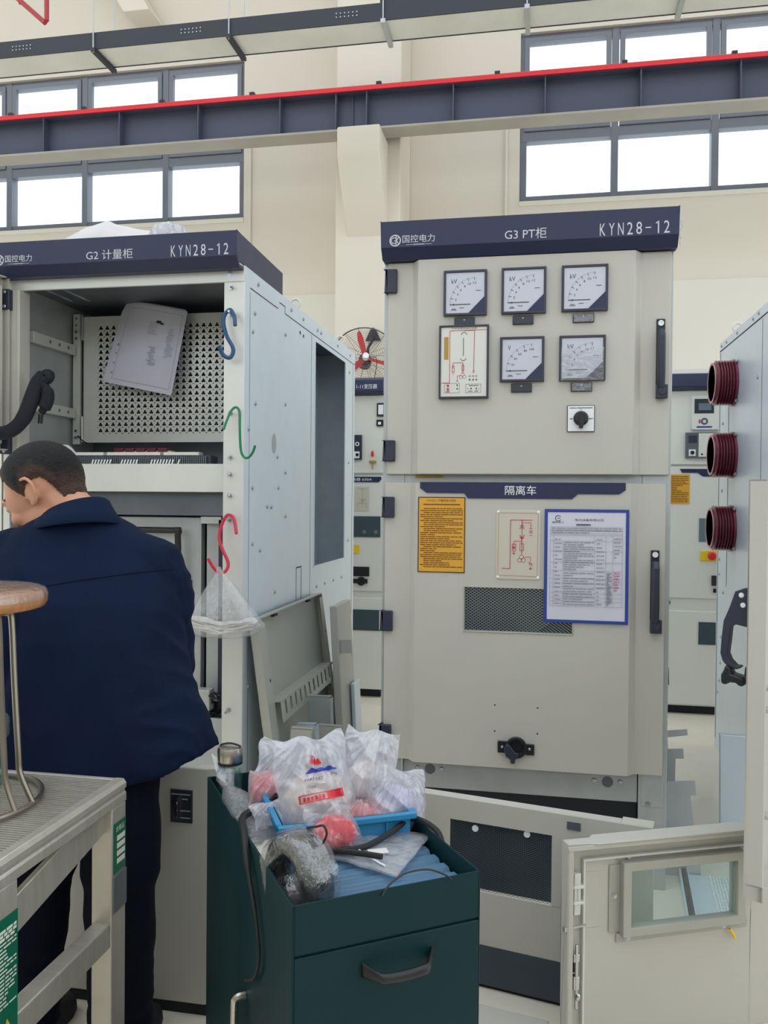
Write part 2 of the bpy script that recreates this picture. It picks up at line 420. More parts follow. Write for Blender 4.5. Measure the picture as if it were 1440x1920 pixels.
for xa in (-3.26, -0.40): tr.cyl((xa, 8.985, 3.9), (xa, 8.985, 5.3), 0.016, n=8)
single(tr, 'trim_1', 'cream_low', 'thin vertical cream conduits beside the windows', 'trim', kind='structure')
rb = MB().prism([(-5.1, 7.55), (-4.80, 7.55), (-4.28, 6.70), (-4.58, 6.70)], 'y', 8.55, 8.95)
single(rb, 'trim_2', 'cream_wall', 'slanting cream concrete brace high on the back wall', 'brace', kind='structure')

def window(n, xs, x0, x1, label):
    w_ = thing('window_%d' % n, label, 'window', ((x0 + x1) / 2, 9.05, ZS), kind='structure')
    fr = MB().frame(x0, ZS, x1, ZT, 0.07, 9.05, 9.16)
    fr.box(x0 + 0.01, 9.046, 5.17, x1 - 0.01, 9.154, 5.268)
    for xm in xs: fr.box(xm - 0.035, 9.04, ZS, xm + 0.035, 9.16, ZT)
    for i in range(len(xs) + 1):          # hinged upper sashes
        a = ([x0] + xs)[i]; b = (xs + [x1])[i]
        fr.frame(a + 0.045, 5.275, b - 0.045, ZT - 0.04, 0.05, 9.03, 9.08)
    fr.build('window_frame', 'win_frame', w_)
    MB().box(x0 + 0.03, 9.10, ZS + 0.03, x1 - 0.03, 9.106, ZT - 0.03).build('pane', 'pane', w_)
    MB().box(x0 - 0.0, 8.985, ZS - 0.05, x1 + 0.0, 9.06, ZS).build('window_sill', 'cream_low', w_)
window(1, [-8.33, -7.33, -6.32, -5.33, -4.31], -9.4, -3.34, 'long grey framed window left of the column')
window(2, [0.72, 1.715, 2.71, 3.71], -0.26, 4.8, 'long grey framed window right of the column')

# crane girder on the corbel
g = thing('crane_girder', 'dark grey steel crane girder with stiffeners and a red conductor rail along its top', 'girder', (-1.78, 8.1, 4.96))
MB().box(-14, 8.115, 4.97, 10, 8.13, 5.34).build('web', 'girder', g)
MB().box(-14, 8.0, 4.96, 10, 8.235, 4.98).build('bottom_flange', 'girder_underlit', g)
MB().box(-14, 8.02, 5.34, 10, 8.23, 5.36).build('top_flange', 'girder', g)
for k in range(-12, 14):
    xs = -0.868 + 0.868 * k
    if -6.5 < xs < 2.8 and not -2.05 < xs < -1.5: MB().box(xs - 0.006, 8.02, 4.98, xs + 0.006, 8.115, 5.34).build('stiffener', 'girder', g)
for xs in (-2.028, -1.719, -1.874): MB().box(xs - 0.006, 8.02 if xs != -1.874 else 8.095, 4.98, xs + 0.006, 8.115, 5.34).build('stiffener', 'girder', g)
rl = MB()
rl.prism([(8.0, 5.345), (8.12, 5.361), (8.12, 5.385), (8.08, 5.405), (8.03, 5.405), (8.0, 5.385)], 'x', -14, 10)
rl.build('conductor_rail', 'rail_red', g)
for xs in (-5.6, -4.75, -3.87, -2.9, -1.6, -0.45, 0.72, 1.68):
    MB().box(xs - 0.025, 8.02, 5.40, xs + 0.025, 8.12, 5.428).build('rail_clip', 'black', g)

# cable tray hung from the roof
t = thing('cable_tray', 'long grey closed cable tray hanging from rods below the roof', 'cable tray', (-2.0, 6.95, 5.3))
ty0, ty1, tz0, tz1 = 6.8, 7.13, 5.30, 5.445
MB().box(-13, ty0, tz0, -1.35, ty0 + 0.012, tz1).box(-13, ty1 - 0.012, tz0, -1.35, ty1, tz1).build('side_rail', 'tray_grey', t)
MB().box(-1.35, ty0, tz0, 9, ty0 + 0.012, tz1 + 0.06).box(-1.35, ty1 - 0.012, tz0, 9, ty1, tz1 + 0.06).build('side_rail', 'tray_grey', t)
MB().box(-13, ty0 + 0.012, tz0 + 0.004, 9, ty1 - 0.012, tz0 + 0.014).build('bottom_plate', 'tray_underlit', t)
MB().box(-13, ty0 + 0.012, tz1 - 0.02, 9, ty1 - 0.012, tz1 - 0.01).build('cover', 'tray_underlit', t)
for xs in (-5.6, -3.92, -2.66, -1.32, -0.15, 1.05, 2.3):
    hb = MB().box(xs - 0.02, ty0 - 0.03, tz0 - 0.035, xs + 0.02, ty1 + 0.03, tz0 - 0.001)
    hb.build('cross_bar', 'tray_grey' if xs < -1.5 else 'zinc_dull', t)
    for yy in (ty0 - 0.02, ty1 + 0.02): MB().cyl((xs, yy, tz0 - 0.04), (xs, yy, 9.0), 0.006, n=6).build('hanger_rod', 'zinc_dull', t)
for xs in (-4.72, -3.1, -1.72):
    pb = MB()
    for i in range(6):
        for j in range(2): pb.ell((xs + i * 0.035, ty0 - 0.002, tz0 + 0.06 + j * 0.03), 0.007, 0.006, 0.007, nu=8, nv=5)
    pb.build('splice_bolts', 'bolt', t)
p = MB().tube([(-5.4, 7.0, 6.45), (-4.85, 7.0, 5.985), (-4.53, 7.0, 5.70), (-4.515, 7.0, 5.72), (-4.515, 7.0, 6.6)], 0.022, n=10)
p.cyl((-4.78, 7.0, 5.90), (-4.78, 7.0, 6.02), 0.02, n=8)
single(p, 'sprinkler_pipe', 'pipe_red', 'bent red sprinkler pipe near the roof', 'pipe')

# wall fan on the column
fan = thing('wall_fan', 'large wall fan with a wire guard and red blades on the column', 'fan', (-1.72, 8.36, 2.95))
FM = Matrix.Translation((-1.72, 8.08, 2.745)) @ Euler((R(-14), 0, R(16))).to_matrix().to_4x4()
gd = MB()
def circ(r, y, n=40): return [(r * math.cos(2 * math.pi * k / n), y, r * math.sin(2 * math.pi * k / n)) for k in range(n)]
for r in [0.06 + 0.0225 * i for i in range(12)]: gd.tube(circ(r, -0.07 + 0.06 * (r / 0.33) ** 2), 0.0016, n=4, closed=True)
gd.tube(circ(0.322, 0.0), 0.006, n=6, closed=True)
for k in range(14):
    a = 2 * math.pi * k / 14
    gd.tube([(r * math.cos(a), -0.072 + 0.06 * (r / 0.33) ** 2, r * math.sin(a)) for r in (0.04, 0.15, 0.25, 0.325)], 0.002, n=4)
    gd.tube([(r * math.cos(a), 0.10 - 0.1 * (r / 0.33) ** 2, r * math.sin(a)) for r in (0.08, 0.2, 0.325)], 0.002, n=4)
gd.xf(FM).build('guard', 'fan_wire', fan)
for k, a0 in enumerate((102, 222, 342)):
    bl = MB(); a = R(a0); ca, sa = math.cos(a), math.sin(a)
    vs = []
    for r, w0, w1 in ((0.03, -0.02, 0.02), (0.1, -0.022, 0.026), (0.2, -0.022, 0.034), (0.26, -0.012, 0.026), (0.285, 0.0, 0.02)):
        for wv, yv in ((w0, -0.02), (w1, 0.015)):
            for th in (0, 0.004): vs.append((r * ca - wv * sa, yv + th, r * sa + wv * ca))
    fs = []
    for i in range(4):
        b0 = i * 4; b1 = b0 + 4
        fs += [(b0, b0 + 2, b1 + 2, b1), (b0 + 1, b1 + 1, b1 + 3, b0 + 3), (b0, b1, b1 + 1, b0 + 1), (b0 + 2, b0 + 3, b1 + 3, b1 + 2)]
    fs += [(0, 1, 3, 2), (16, 18, 19, 17)]
    bl.add(vs, fs).xf(FM).build('blade', 'red', fan)
MB().lathe([(0.0, -0.065), (0.03, -0.06), (0.034, -0.03), (0.034, 0.0)], (0, 0, 0), 16, 'y').xf(FM).build('hub', 'white', fan)
MB().lathe([(0.03, 0.02), (0.065, 0.04), (0.07, 0.14), (0.05, 0.17), (0.0, 0.18)], (0, 0, 0), 16, 'y').xf(FM).build('motor', 'charcoal', fan)
MB().prism([(-1.78, 2.965), (-1.62, 2.965), (-1.67, 3.075), (-1.70, 3.10), (-1.73, 3.075)], 'y', 8.345, 8.368).build('wall_plate', 'black', fan, bevel=0.004)
MB().tube([(-1.70, 8.34, 3.0), (-1.70, 8.27, 2.93), (-1.72, 8.2, 2.86), (-1.72, 8.2, 2.80)], 0.015, n=8, smooth=3).build('arm', 'black', fan)
MB().tube([(-1.66, 8.1, 2.76), (-1.60, 8.05, 2.72), (-1.62, 8.05, 2.55), (-1.66, 8.05, 2.46), (-1.63, 8.05, 2.44)], 0.004, n=5, smooth=4).build('cord', 'black', fan)
# ------------------------------------------------------------------ switchgear: shared pieces
YF = 2.975                                 # front of the row of cabinets
def header(root, x0, x1, tag_text, tx, logo_x):
    """dark blue lintel box with white lettering, on top of a cabinet"""
    hd = MB()
    prof = [(2.895, 2.314), (2.895, 2.222), (2.925, 2.186), (2.972, 2.186), (2.972, 2.20), (2.932, 2.20), (2.907, 2.228), (2.907, 2.302), (2.96, 2.302), (2.96, 2.314)]
    hd.prism(prof, 'x', x0, x1)
    for xa in (x0, x1 - 0.004): hd.prism([(2.895, 2.314), (2.895, 2.225), (2.925, 2.2065), (3.45, 2.2065), (3.45, 2.305), (2.98, 2.314)], 'x', xa, xa + 0.004)
    h = hd.build('header', 'navy', root, bevel=0.003)
    lt = MB(); Y = 2.8942
    xk = x1 - 0.255
    lt.mono('KYN28-12', xk - 0.006, 2.227, xk + 0.230, 2.268, Y)
    lt.build('type_lettering', 'lettering', h, clean=False); lt = MB()
    lt.text(tag_text, tx, 2.229, tx + (0.141 if tag_text.startswith('G3') else 0.190), 2.266, Y)
    lt.build('panel_number', 'lettering', h, clean=False); lt = MB()
    lt.text('国控电力', logo_x + 0.026, 2.236, logo_x + 0.140, 2.263, Y)
    lt.ringflat((logo_x, 2.2455), 0.0165, 0.0205, Y, 28)
    # monogram inside the ring
    lt.ringflat((logo_x - 0.004, 2.2455), 0.0085, 0.0115, Y, 14, 40, 330)
    lt.bar((logo_x - 0.003, 2.2445), (logo_x + 0.0015, 2.2445), 0.003, Y)
    lt.bar((logo_x + 0.0035, 2.263), (logo_x + 0.0035, 2.228), 0.003, Y)
    lt.bar((logo_x + 0.0045, 2.245), (logo_x + 0.0125, 2.2575), 0.003, Y)
    lt.bar((logo_x + 0.0045, 2.246), (logo_x + 0.0125, 2.2335), 0.003, Y)
    lt.bar((logo_x + 0.038, 2.229), (logo_x + 0.130, 2.229), 0.0012, Y)
    lt.bar((logo_x + 0.065, 2.229), (logo_x + 0.103, 2.229), 0.0035, Y)
    lt.build('maker_mark', 'lettering', h, clean=False)
    return h
def bolt_head(c, axis, r=0.008, h=0.006):
    c = Vector(c); d = {'x': Vector((1, 0, 0)), '-x': Vector((-1, 0, 0)), '-y': Vector((0, -1, 0))}[axis]
    return MB().cyl(c, c + d * 0.002, r * 1.5, n=12).cyl(c, c + d * h, r, n=6)
def lifting_eye(root, c, axis='x'):
    c = Vector(c); e = MB()
    e.cyl(c, c + Vector((0, 0, 0.014)), 0.016, n=10)
    pts = [c + Vector((0.022 * math.cos(a), 0, 0.032 + 0.022 * math.sin(a))) if axis == 'x' else c + Vector((0, 0.022 * math.cos(a), 0.032 + 0.022 * math.sin(a))) for a in [2 * math.pi * k / 18 for k in range(18)]]
    e.tube(pts, 0.006, n=8, closed=True)
    e.build('lifting_eye', 'panel_white', root)
def hinge(root, x, z0, z1, wd=0.045):
    MB().box(x, 2.938, z0, x + wd, 2.9545, z1).box(x, 2.938, z0, x + 0.014, 2.974, z1).build('hinge', 'hinge_navy', root, bevel=0.004)
def pull_handle(root, x0, x1, z0, z1, yf):
    cx = (x0 + x1) / 2; wd = x1 - x0
    b = MB().box(cx - wd * 0.38, yf - 0.006, z0, cx + wd * 0.38, yf, z1)
    h = b.build('handle', 'black', root, bevel=0.003)
    gpoly = [(yf - 0.006, z1 - 0.035), (yf - 0.022, z1 - 0.037), (yf - 0.04, z1 - 0.06), (yf - 0.045, z0 + 0.09), (yf - 0.036, z0 + 0.035), (yf - 0.02, z0 + 0.02), (yf - 0.006, z0 + 0.02)]
    MB().prism(gpoly, 'x', cx - wd * 0.31, cx + wd * 0.31).build('grip', 'hinge_navy', h, bevel=0.006)
    MB().box(cx - wd * 0.40, yf - 0.03, z0, cx + wd * 0.58, yf - 0.006, z0 + 0.046).cyl((cx + 0.004, yf - 0.03, z0 + 0.024), (cx + 0.004, yf - 0.034, z0 + 0.024), 0.014, n=16).build('pivot', 'hinge_navy', h, bevel=0.006)
    MB().lathe([(0.0095, 0), (0.0095, -0.004), (0.0045, -0.004), (0.0045, -0.001)], (cx, yf - 0.006, z1 - 0.015), 16, 'y').build('lock_ring', 'white', h)
def mesh_grid(x0, z0, x1, z1, y, px, pz, wd=0.0017, th=0.0016):
    """expanded metal: two families of slanting strands clipped to a rectangle"""
    g_ = MB(); sl = pz / px; W = x1 - x0; H = z1 - z0
    for sg in (1, -1):
        n0 = -int(H / pz) - 2 if sg == 1 else -1
        k = n0
        while True:
            c = z0 + k * pz if sg == 1 else z0 + k * pz
            pts = []
            # line z = c + sg*sl*(x-x0)
            if sg == 1:
                if c > z1: break
                xa = x0 if c >= z0 else x0 + (z0 - c) / sl; xb = x1 if c + sl * W <= z1 else x0 + (z1 - c) / sl
            else:
                if c - sl * W > z1: break
                xa = x0 if c <= z1 else x0 + (c - z1) / sl; xb = x1 if c - sl * W >= z0 else x0 + (c - z0) / sl
            k += 1
            if xb - xa < 0.004: continue
            g_.bar((xa, c + sg * sl * (xa - x0)), (xb, c + sg * sl * (xb - x0)), wd, y, th)
    return g_
def micro_lines(mb, x0, x1, z0, z1, n, y, wd, rnd, indent=0.0, last=0.6):
    """rows of print too small to read"""
    for i in range(n):
        z = z1 - (z1 - z0) * (i + 0.5) / n
        xa = x0 + (indent if rnd.random() < 0.4 else 0); xe = x1 if rnd.random() < 0.65 else x0 + (x1 - x0) * rnd.uniform(0.3, last + 0.3)
        x = xa
        while x < xe - 0.004:
            L = rnd.uniform(0.008, 0.03); b = min(x + L, xe)
            mb.bar((x, z), (b, z), wd, y); x = b + rnd.uniform(0.0012, 0.004)

# ------------------------------------------------------------------ cabinet with all its doors shut
c3 = thing('switchgear_cabinet', 'closed grey beige switchgear cabinet lettered G3 with five dial meters', 'switchgear cabinet', (-0.064, YF, 0), group='row of cabinets being assembled')
bd = MB()
bd.box(-0.564, 2.978, 0.0, -0.560, 4.05, 2.205).box(0.432, 2.978, 0.0, 0.436, 4.05, 2.205)      # side sheets
bd.box(-0.560, 4.046, 0.0, 0.432, 4.05, 2.205).box(-0.560, 2.978, 2.195, 0.432, 4.046, 2.205)
bd.build('body', 'zinc', c3)
fr = MB().box(-0.564, 2.972, 0.0, -0.484, 2.985, 2.205).box(0.342, 2.972, 0.0, 0.436, 2.985, 2.205)
fr.box(-0.484, 2.973, 2.15, 0.342, 2.985, 2.205).box(-0.484, 2.973, 1.385, 0.342, 2.985, 1.44)
fr.box(-0.4845, 2.955, 0.0, -0.480, 2.985, 0.40)
fr.build('front_frame', 'zinc_dull', c3, bevel=0.002)
MB().box(-0.478, 2.98, 1.40, 0.34, 2.986, 1.425).build('gap_strip', 'panel_white', c3)
MB().box(-0.444, 2.968, 1.4145, -0.344, 2.972, 1.424).build('small_tag', 'ochre', c3)
bp = MB().box(-0.480, 2.984, 0.292, 0.340, 2.992, 0.41)
bp = bp.build('base_plate', 'zinc_dull', c3, bevel=0.002)
for xc, zc in ((-0.383, 0.360), (0.240, 0.357)):
    MB().cyl((xc, 2.985, zc), (xc, 2.983, zc), 0.019, n=20).build('round_plug', 'zinc_dark', bp)
    for dx in (-0.045, 0.042): MB().ell((xc + dx, 2.984, zc + 0.002), 0.009, 0.007, 0.009, nu=12, nv=8).build('screw', 'bolt', bp)
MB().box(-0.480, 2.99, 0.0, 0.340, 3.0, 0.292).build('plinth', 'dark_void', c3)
MB().box(0.352, 2.969, 0.285, 0.424, 2.9725, 0.40).build('corner_plate', 'zinc_dull', c3, bevel=0.002)
bolt_head((0.374, 2.969, 0.296), '-y', 0.006).build('screw', 'bolt', c3)
header(c3, -0.564, 0.441, 'G3 PT柜', -0.131, -0.513)
fl = MB(); rnd = random.Random(4)
pts = [(0.4425, 2.898 + 0.002 * i, 2.19 + 0.0103 * i) for i in range(13)]
for i, p_ in enumerate(pts[:-1]):
    a, b = p_, pts[i + 1]; wa = 0.004 + 0.010 * rnd.random() + 0.006 * (i / 12); wb = wa + 0.002
    fl.add([a, (a[0] + wa, a[1] + 0.03, a[2]), (b[0] + wb, b[1] + 0.03, b[2]), b], [(0, 1, 2, 3)])
fl.build('peeling_film', 'film_zip', c3)

dx = [(-0.548, 2.971), (-0.548, 2.955), (-0.456, 2.955), (-0.434, 2.925), (0.306, 2.925), (0.328, 2.955), (0.427, 2.955), (0.427, 2.971)]
MB().prism(dx, 'z', 1.426, 2.1845).build('upper_door', 'beige', c3, bevel=0.003)
ld = [(-0.551, 2.971), (-0.551, 2.955), (-0.459, 2.955), (-0.437, 2.925), (0.301, 2.925), (0.324, 2.955), (0.418, 2.955), (0.418, 2.971)]
vx0, vz0, vx1, vz1 = -0.260, 0.876, 0.112, 1.030
dr = MB()                                    # lower door built around its vent opening
dr.prism(ld, 'z', vz1, 1.396).prism(ld, 'z', 0.40, vz0)
dr.prism([(-0.551, 2.971), (-0.551, 2.955), (-0.459, 2.955), (-0.437, 2.925), (vx0, 2.925), (vx0, 2.971)], 'z', vz0, vz1)
dr.prism([(vx1, 2.971), (vx1, 2.925), (0.301, 2.925), (0.324, 2.955), (0.418, 2.955), (0.418, 2.971)], 'z', vz0, vz1)
dr.build('lower_door', 'beige', c3)
v = MB().box(vx0, 2.955, vz0, vx1, 2.960, vz1).build('vent_window', 'window_dark', c3)
mesh_grid(vx0, vz0, vx1, vz1, 2.934, 0.0142, 0.0100).build('wire_mesh', 'bolt', v, clean=False)
MB().frame(vx0 - 0.004, vz0 - 0.004, vx1 + 0.004, vz1 + 0.004, 0.005, 2.922, 2.936).build('vent_rim', 'beige_dark', v, bevel=0.002)
for z0, z1, x in ((2.074, 2.159, -0.558), (1.472, 1.548, -0.560), (1.270, 1.345, -0.561), (0.861, 0.935, -0.564), (0.447, 0.523, -0.566)):
    hinge(c3, x, z0, z1)
pull_handle(c3, 0.375, 0.413, 1.684, 1.955, 2.955)
pull_handle(c3, 0.366, 0.404, 0.889, 1.170, 2.955)

YD = 2.925
def meter(x0, z0, wd, hh, unit, nums, film=False):
    X = lambda a: x0 + a * wd
    Z = lambda b: z0 + b * hh
    b = MB().frame(X(0), Z(0), X(1), Z(1), 0.0085, YD - 0.016, YD).box(X(0.05), YD - 0.008, Z(0.05), X(0.95), YD, Z(0.95))
    mt_ = b.build('meter', 'charcoal', c3, bevel=0.0015)
    y = YD - 0.012
    MB().box(X(0.055), y, Z(0.055), X(0.945), YD - 0.008, Z(0.945)).build('face', 'meter_face', mt_)
    s_ = MB(); y -= 0.0003
    s_.text(unit, X(0.18), Z(0.71), X(0.31 if len(unit) > 1 else 0.245), Z(0.81), y)
    cx, cz = 0.74, 0.245; n = len(nums)
    for i, t_ in enumerate(nums):
        a = R(180 - 90 * (i + 1) / n * 0.98 + 1)
        ca, sa = math.cos(a), math.sin(a)
        s_.bar((X(cx + 0.53 * ca), Z(cz + 0.53 * sa)), (X(cx + 0.60 * ca), Z(cz + 0.60 * sa)), 0.0012, y)
        qx, qz = cx + 0.47 * ca, cz + 0.47 * sa; hw = 0.018 * len(t_)
        s_.text(t_, X(qx - hw), Z(qz - 0.025), X(qx + hw), Z(qz + 0.025), y)
    for i in range(0, 31):
        a = R(180 - 3 * i); ca, sa = math.cos(a), math.sin(a)
        s_.bar((X(cx + 0.575 * ca), Z(cz + 0.575 * sa)), (X(cx + 0.60 * ca), Z(cz + 0.60 * sa)), 0.0004, y)
    for z_, xa, xb in ((0.545, 0.74, 0.86), (0.17, 0.37, 0.48), (0.125, 0.17, 0.30), (0.15, 0.19, 0.28)):
        s_.bar((X(xa), Z(z_)), (X(xb), Z(z_)), 0.0016, y)
    s_.build('scale', 'ink', mt_, clean=False)
    MB().box(X(0.14), y - 0.001, Z(0.238), X(0.62), y, Z(0.253)).cyl((X(0.235), y - 0.0016, Z(0.245)), (X(0.235), y, Z(0.245)), 0.0028, n=10).build('pointer', 'blackgloss', mt_)
    MB().prism([(X(0.58), Z(0.055)), (X(0.945), Z(0.41)), (X(0.945), Z(0.055))], 'y', YD - 0.0145, y).build('corner_cap', 'navy', mt_)
    if film:
        q = MB(); N = 8
        vs = [(X(0.04 + 0.92 * i / N), YD - 0.020 - 0.004 * math.sin(i * 1.3) - 0.010 * (j / N), Z(0.0 + 0.72 * j / N)) for j in range(N + 1) for i in range(N + 1)]
        q.add(vs, [(j * (N + 1) + i, j * (N + 1) + i + 1, (j + 1) * (N + 1) + i + 1, (j + 1) * (N + 1) + i) for j in range(N) for i in range(N)])
        q.build('protective_film', 'film_clear', mt_)
KV = ['2', '4', '6', '8', '10', '12']
meter(-0.342, 1.979, 0.151, 0.158, 'kV', KV)
meter(-0.141, 1.979, 0.152, 0.159, 'kV', KV)
meter(0.0625, 1.981, 0.154, 0.157, 'kV', KV)
meter(-0.144, 1.745, 0.151, 0.155, 'V', ['20', '40', '60', '80', '100'])
meter(0.057, 1.745, 0.154, 0.154, 'kV', KV, film=True)
for i, (x0, z0) in enumerate(((-0.304, 1.943), (-0.102, 1.943), (0.101, 1.9435), (-0.105, 1.709), (0.097, 1.709))):
    n_ = MB().box(x0, YD - 0.009, z0, x0 + 0.071, YD, z0 + 0.031).build('nameplate', 'charcoal', c3, bevel=0.0025)
    MB().ell((x0 + 0.035, YD - 0.0095, z0 + 0.021), 0.0032, 0.002, 0.0032, nu=10, nv=6).build('glint_dot', 'bolt', n_)  # highlight on the nameplate built as a small metal bead
    if i in (2, 4):
        q = MB(); N = 10; rnd = random.Random(i)
        vs = [(x0 + 0.003 + 0.065 * a / N, YD - 0.0115 - 0.004 * noise.noise((a * 0.8, b * 0.9, i)), z0 + 0.002 + 0.027 * b / 4) for b in range(5) for a in range(N + 1)]
        q.add(vs, [(b * 11 + a, b * 11 + a + 1, (b + 1) * 11 + a + 1, (b + 1) * 11 + a) for b in range(4) for a in range(N)])
        q.build('crinkled_film', 'film_clear', n_)

# status panel with its mimic diagram
mu = lambda a: -0.3555 + (a - 100) * 0.0002625
mz = lambda b: 1.9455 - (b - 872) * 0.000264
ms = MB().frame(-0.356, 1.690, -0.1825, 1.9455, 0.007, YD - 0.018, YD).box(-0.352, YD - 0.012, 1.694, -0.1865, YD, 1.9415)
ms = ms.build('status_panel', 'charcoal', c3, bevel=0.0015)
MB().box(-0.349, YD - 0.014, 1.697, -0.1895, YD - 0.012, 1.9385).build('face', 'panel_white', ms)
y = YD - 0.0142; d_ = MB(); wd = 0.0019
def pl(mb, pts, wd, fu, fz, yy):
    for a, b in zip(pts, pts[1:]): mb.bar((fu(a[0]), fz(a[1])), (fu(b[0]), fz(b[1])), wd, yy)
pl(d_, [(135, 1632), (242, 1632), (242, 945), (730, 938)], wd, mu, mz, y)
pl(d_, [(430, 945), (570, 945), (562, 1480)], wd, mu, mz, y)
pl(d_, [(288, 1440), (288, 1368), (420, 1368), (418, 1510)], wd, mu, mz, y)
pl(d_, [(545, 1480), (578, 1480)], wd, mu, mz, y); pl(d_, [(548, 1500), (575, 1500)], wd, mu, mz, y)
for a, b in ((416, 1522), (393, 1556), (440, 1556)): d_.ringflat((mu(a), mz(b)), 0.0050, 0.0064, y, 18)
pl(d_, [(275, 1410), (303, 1410), (303, 1490), (275, 1490), (275, 1410)], 0.0014, mu, mz, y); pl(d_, [(288, 1490), (288, 1525)], 0.0014, mu, mz, y)
pl(d_, [(405, 1400), (432, 1400), (432, 1475), (405, 1475), (405, 1400)], 0.0014, mu, mz, y)
pl(d_, [(393, 1540), (345, 1540), (345, 1610), (330, 1610), (360, 1610)], 0.0014, mu, mz, y)
d_.build('diagram', 'red_line', ms, clean=False)
d_ = MB()
pl(d_, [(424, 1040), (424, 1280)], 0.002, mu, mz, y)
d_.ringflat((mu(430), mz(1005)), 0.0085, 0.0108, y, 16, 10, 170); d_.ringflat((mu(422), mz(1305)), 0.0085, 0.0108, y, 16, 190, 350)
d_.text('开关柜智能操控装置', mu(265), mz(928), mu(600), mz(903), y)
for a in (510, 556, 598): d_.ringflat((mu(a), mz(1548)), 0.002, 0.0036, y, 8); d_.ringflat((mu(a), mz(1595)), 0.0008, 0.0034, y, 8)
pl(d_, [(175, 1640), (375, 1640), (375, 1765), (175, 1765), (175, 1640)], 0.0007, mu, mz, y)
pl(d_, [(460, 1652), (660, 1652), (660, 1765), (460, 1765), (460, 1652)], 0.0007, mu, mz, y)
for a, b in ((345, 1665), (345, 1712), (530, 1712), (600, 1712)): d_.disc((mu(a), y, mz(b)), 0.0030, 'y', 10)
for a, b, c_ in ((505, 625, 1672), (490, 550, 1745), (575, 625, 1745), (195, 245, 1750), (480, 492, 1715), (628, 640, 1715)): d_.bar((mu(a), mz(c_)), (mu(b), mz(c_)), 0.0022, y)
d_.build('diagram_print', 'dark_line', ms, clean=False)
MB().box(mu(165), y, mz(1325), mu(225), YD - 0.014, mz(1025)).build('gold_strip', 'ochre', ms)
for b in (1670, 1718): MB().cyl((mu(222), YD - 0.018, mz(b)), (mu(222), YD - 0.014, mz(b)), 0.0042, n=12).build('indicator_lamp', 'red_line', ms)

sw = MB().box(0.086, YD - 0.006, 1.571, 0.178, YD, 1.662).build('selector_switch', 'charcoal', c3, bevel=0.002)
MB().box(0.0885, YD - 0.0075, 1.5735, 0.1755, YD - 0.006, 1.6595).build('plate', 'white', sw)
MB().lathe([(0.0255, 0), (0.0245, -0.012), (0.019, -0.016), (0.0, -0.016)], (0.132, YD - 0.0075, 1.617), 24, 'y').prism([(0.124, 1.617), (0.140, 1.617), (0.1385, 1.583), (0.1255, 1.583)], 'y', YD - 0.034, YD - 0.0075).build('knob', 'black', sw, bevel=0.002)
q = MB(); yy = YD - 0.0077
for a, b, c_ in ((0.094, 0.116, 1.653), (0.118, 0.171, 1.653), (0.095, 0.104, 1.616), (0.158, 0.172, 1.616)): q.bar((a, c_), (b, c_), 0.0022, yy)
q.bar((0.131, 1.650), (0.131, 1.646), 0.002, yy)
q.build('print', 'ink', sw, clean=False)

# name strip over the lower door
tp = MB().prism([(-0.420, 1.398), (-0.420, 1.377), (-0.397, 1.360), (-0.264, 1.359), (-0.250, 1.3415), (0.106, 1.3415), (0.125, 1.359), (0.262, 1.359), (0.283, 1.374), (0.283, 1.398)], 'y', YD - 0.004, YD)
tp = tp.build('title_plate', 'navy', c3)
MB().text('隔离车', -0.122, 1.354, -0.015, 1.387, YD - 0.0044).build('lettering', 'white', tp, clean=False)
# yellow rules label
yl = MB().box(-0.4265, YD - 0.002, 1.0785, -0.2595, YD, 1.3455).build('instruction_label', 'yellow', c3)
q = MB().frame(-0.4265, 1.0785, -0.2595, 1.3455, 0.0030, YD - 0.0026, YD - 0.002)
q.build('border', 'ink', yl)
q = MB(); yy = YD - 0.0024; rnd = random.Random(7)
q.text('KYN28-12 中置柜操作规程', -0.396, 1.328, -0.293, 1.3375, yy)
q.bar((-0.408, 1.319), (-0.278, 1.319), 0.0036, yy)
z = 1.308
for blk in ((1, 0.03), (1, 0.9), (5, 1), (3, 0.7), (5, 1), (1, 0.2), (6, 1), (4, 0.9), (1, 0.2), (3, 0.9)):
    micro_lines(q, -0.418, -0.268, z - blk[0] * 0.0071, z, blk[0], yy, 0.0026, rnd, 0.012, 0.6); z -= blk[0] * 0.0071
    if z < 1.095: break
q.build('print', 'ink_brown', yl, clean=False)
# single-line diagram plate
pu = lambda a: -0.150 + (a - 888) * 0.000319
pz = lambda b: 1.302 - (b - 195) * 0.00033
def rrect(x0, z0, x1, z1, r, n=5):
    out = []
    for cx, cz, a0 in ((x1 - r, z1 - r, 0), (x0 + r, z1 - r, 90), (x0 + r, z0 + r, 180), (x1 - r, z0 + r, 270)):
        for k in range(n + 1):
            a = R(a0 + 90 * k / n); out.append((cx + r * math.cos(a), cz + r * math.sin(a)))
    return out
dp = MB().prism(rrect(-0.151, 1.061, 0.001, 1.302, 0.010), 'y', YD - 0.003, YD).build('diagram_plate', 'plate_cream', c3, bevel=0.001)
for a, b in ((-0.144, 1.295), (-0.006, 1.295), (-0.144, 1.068), (-0.006, 1.068)):
    MB().ell((a, YD - 0.0035, b), 0.0052, 0.003, 0.0052, nu=12, nv=6).build('screw', 'white', dp)
q = MB(); yy = YD - 0.0034; wd = 0.0021
pl(q, [(950, 810), (1037, 812), (1040, 299), (1275, 299)], wd, pu, pz, yy)
pl(q, [(1163, 299), (1163, 660)], wd, pu, pz, yy)
pl(q, [(1140, 392), (1163, 368), (1187, 392)], wd, pu, pz, yy); pl(q, [(1140, 370), (1163, 348), (1187, 370)], wd, pu, pz, yy)
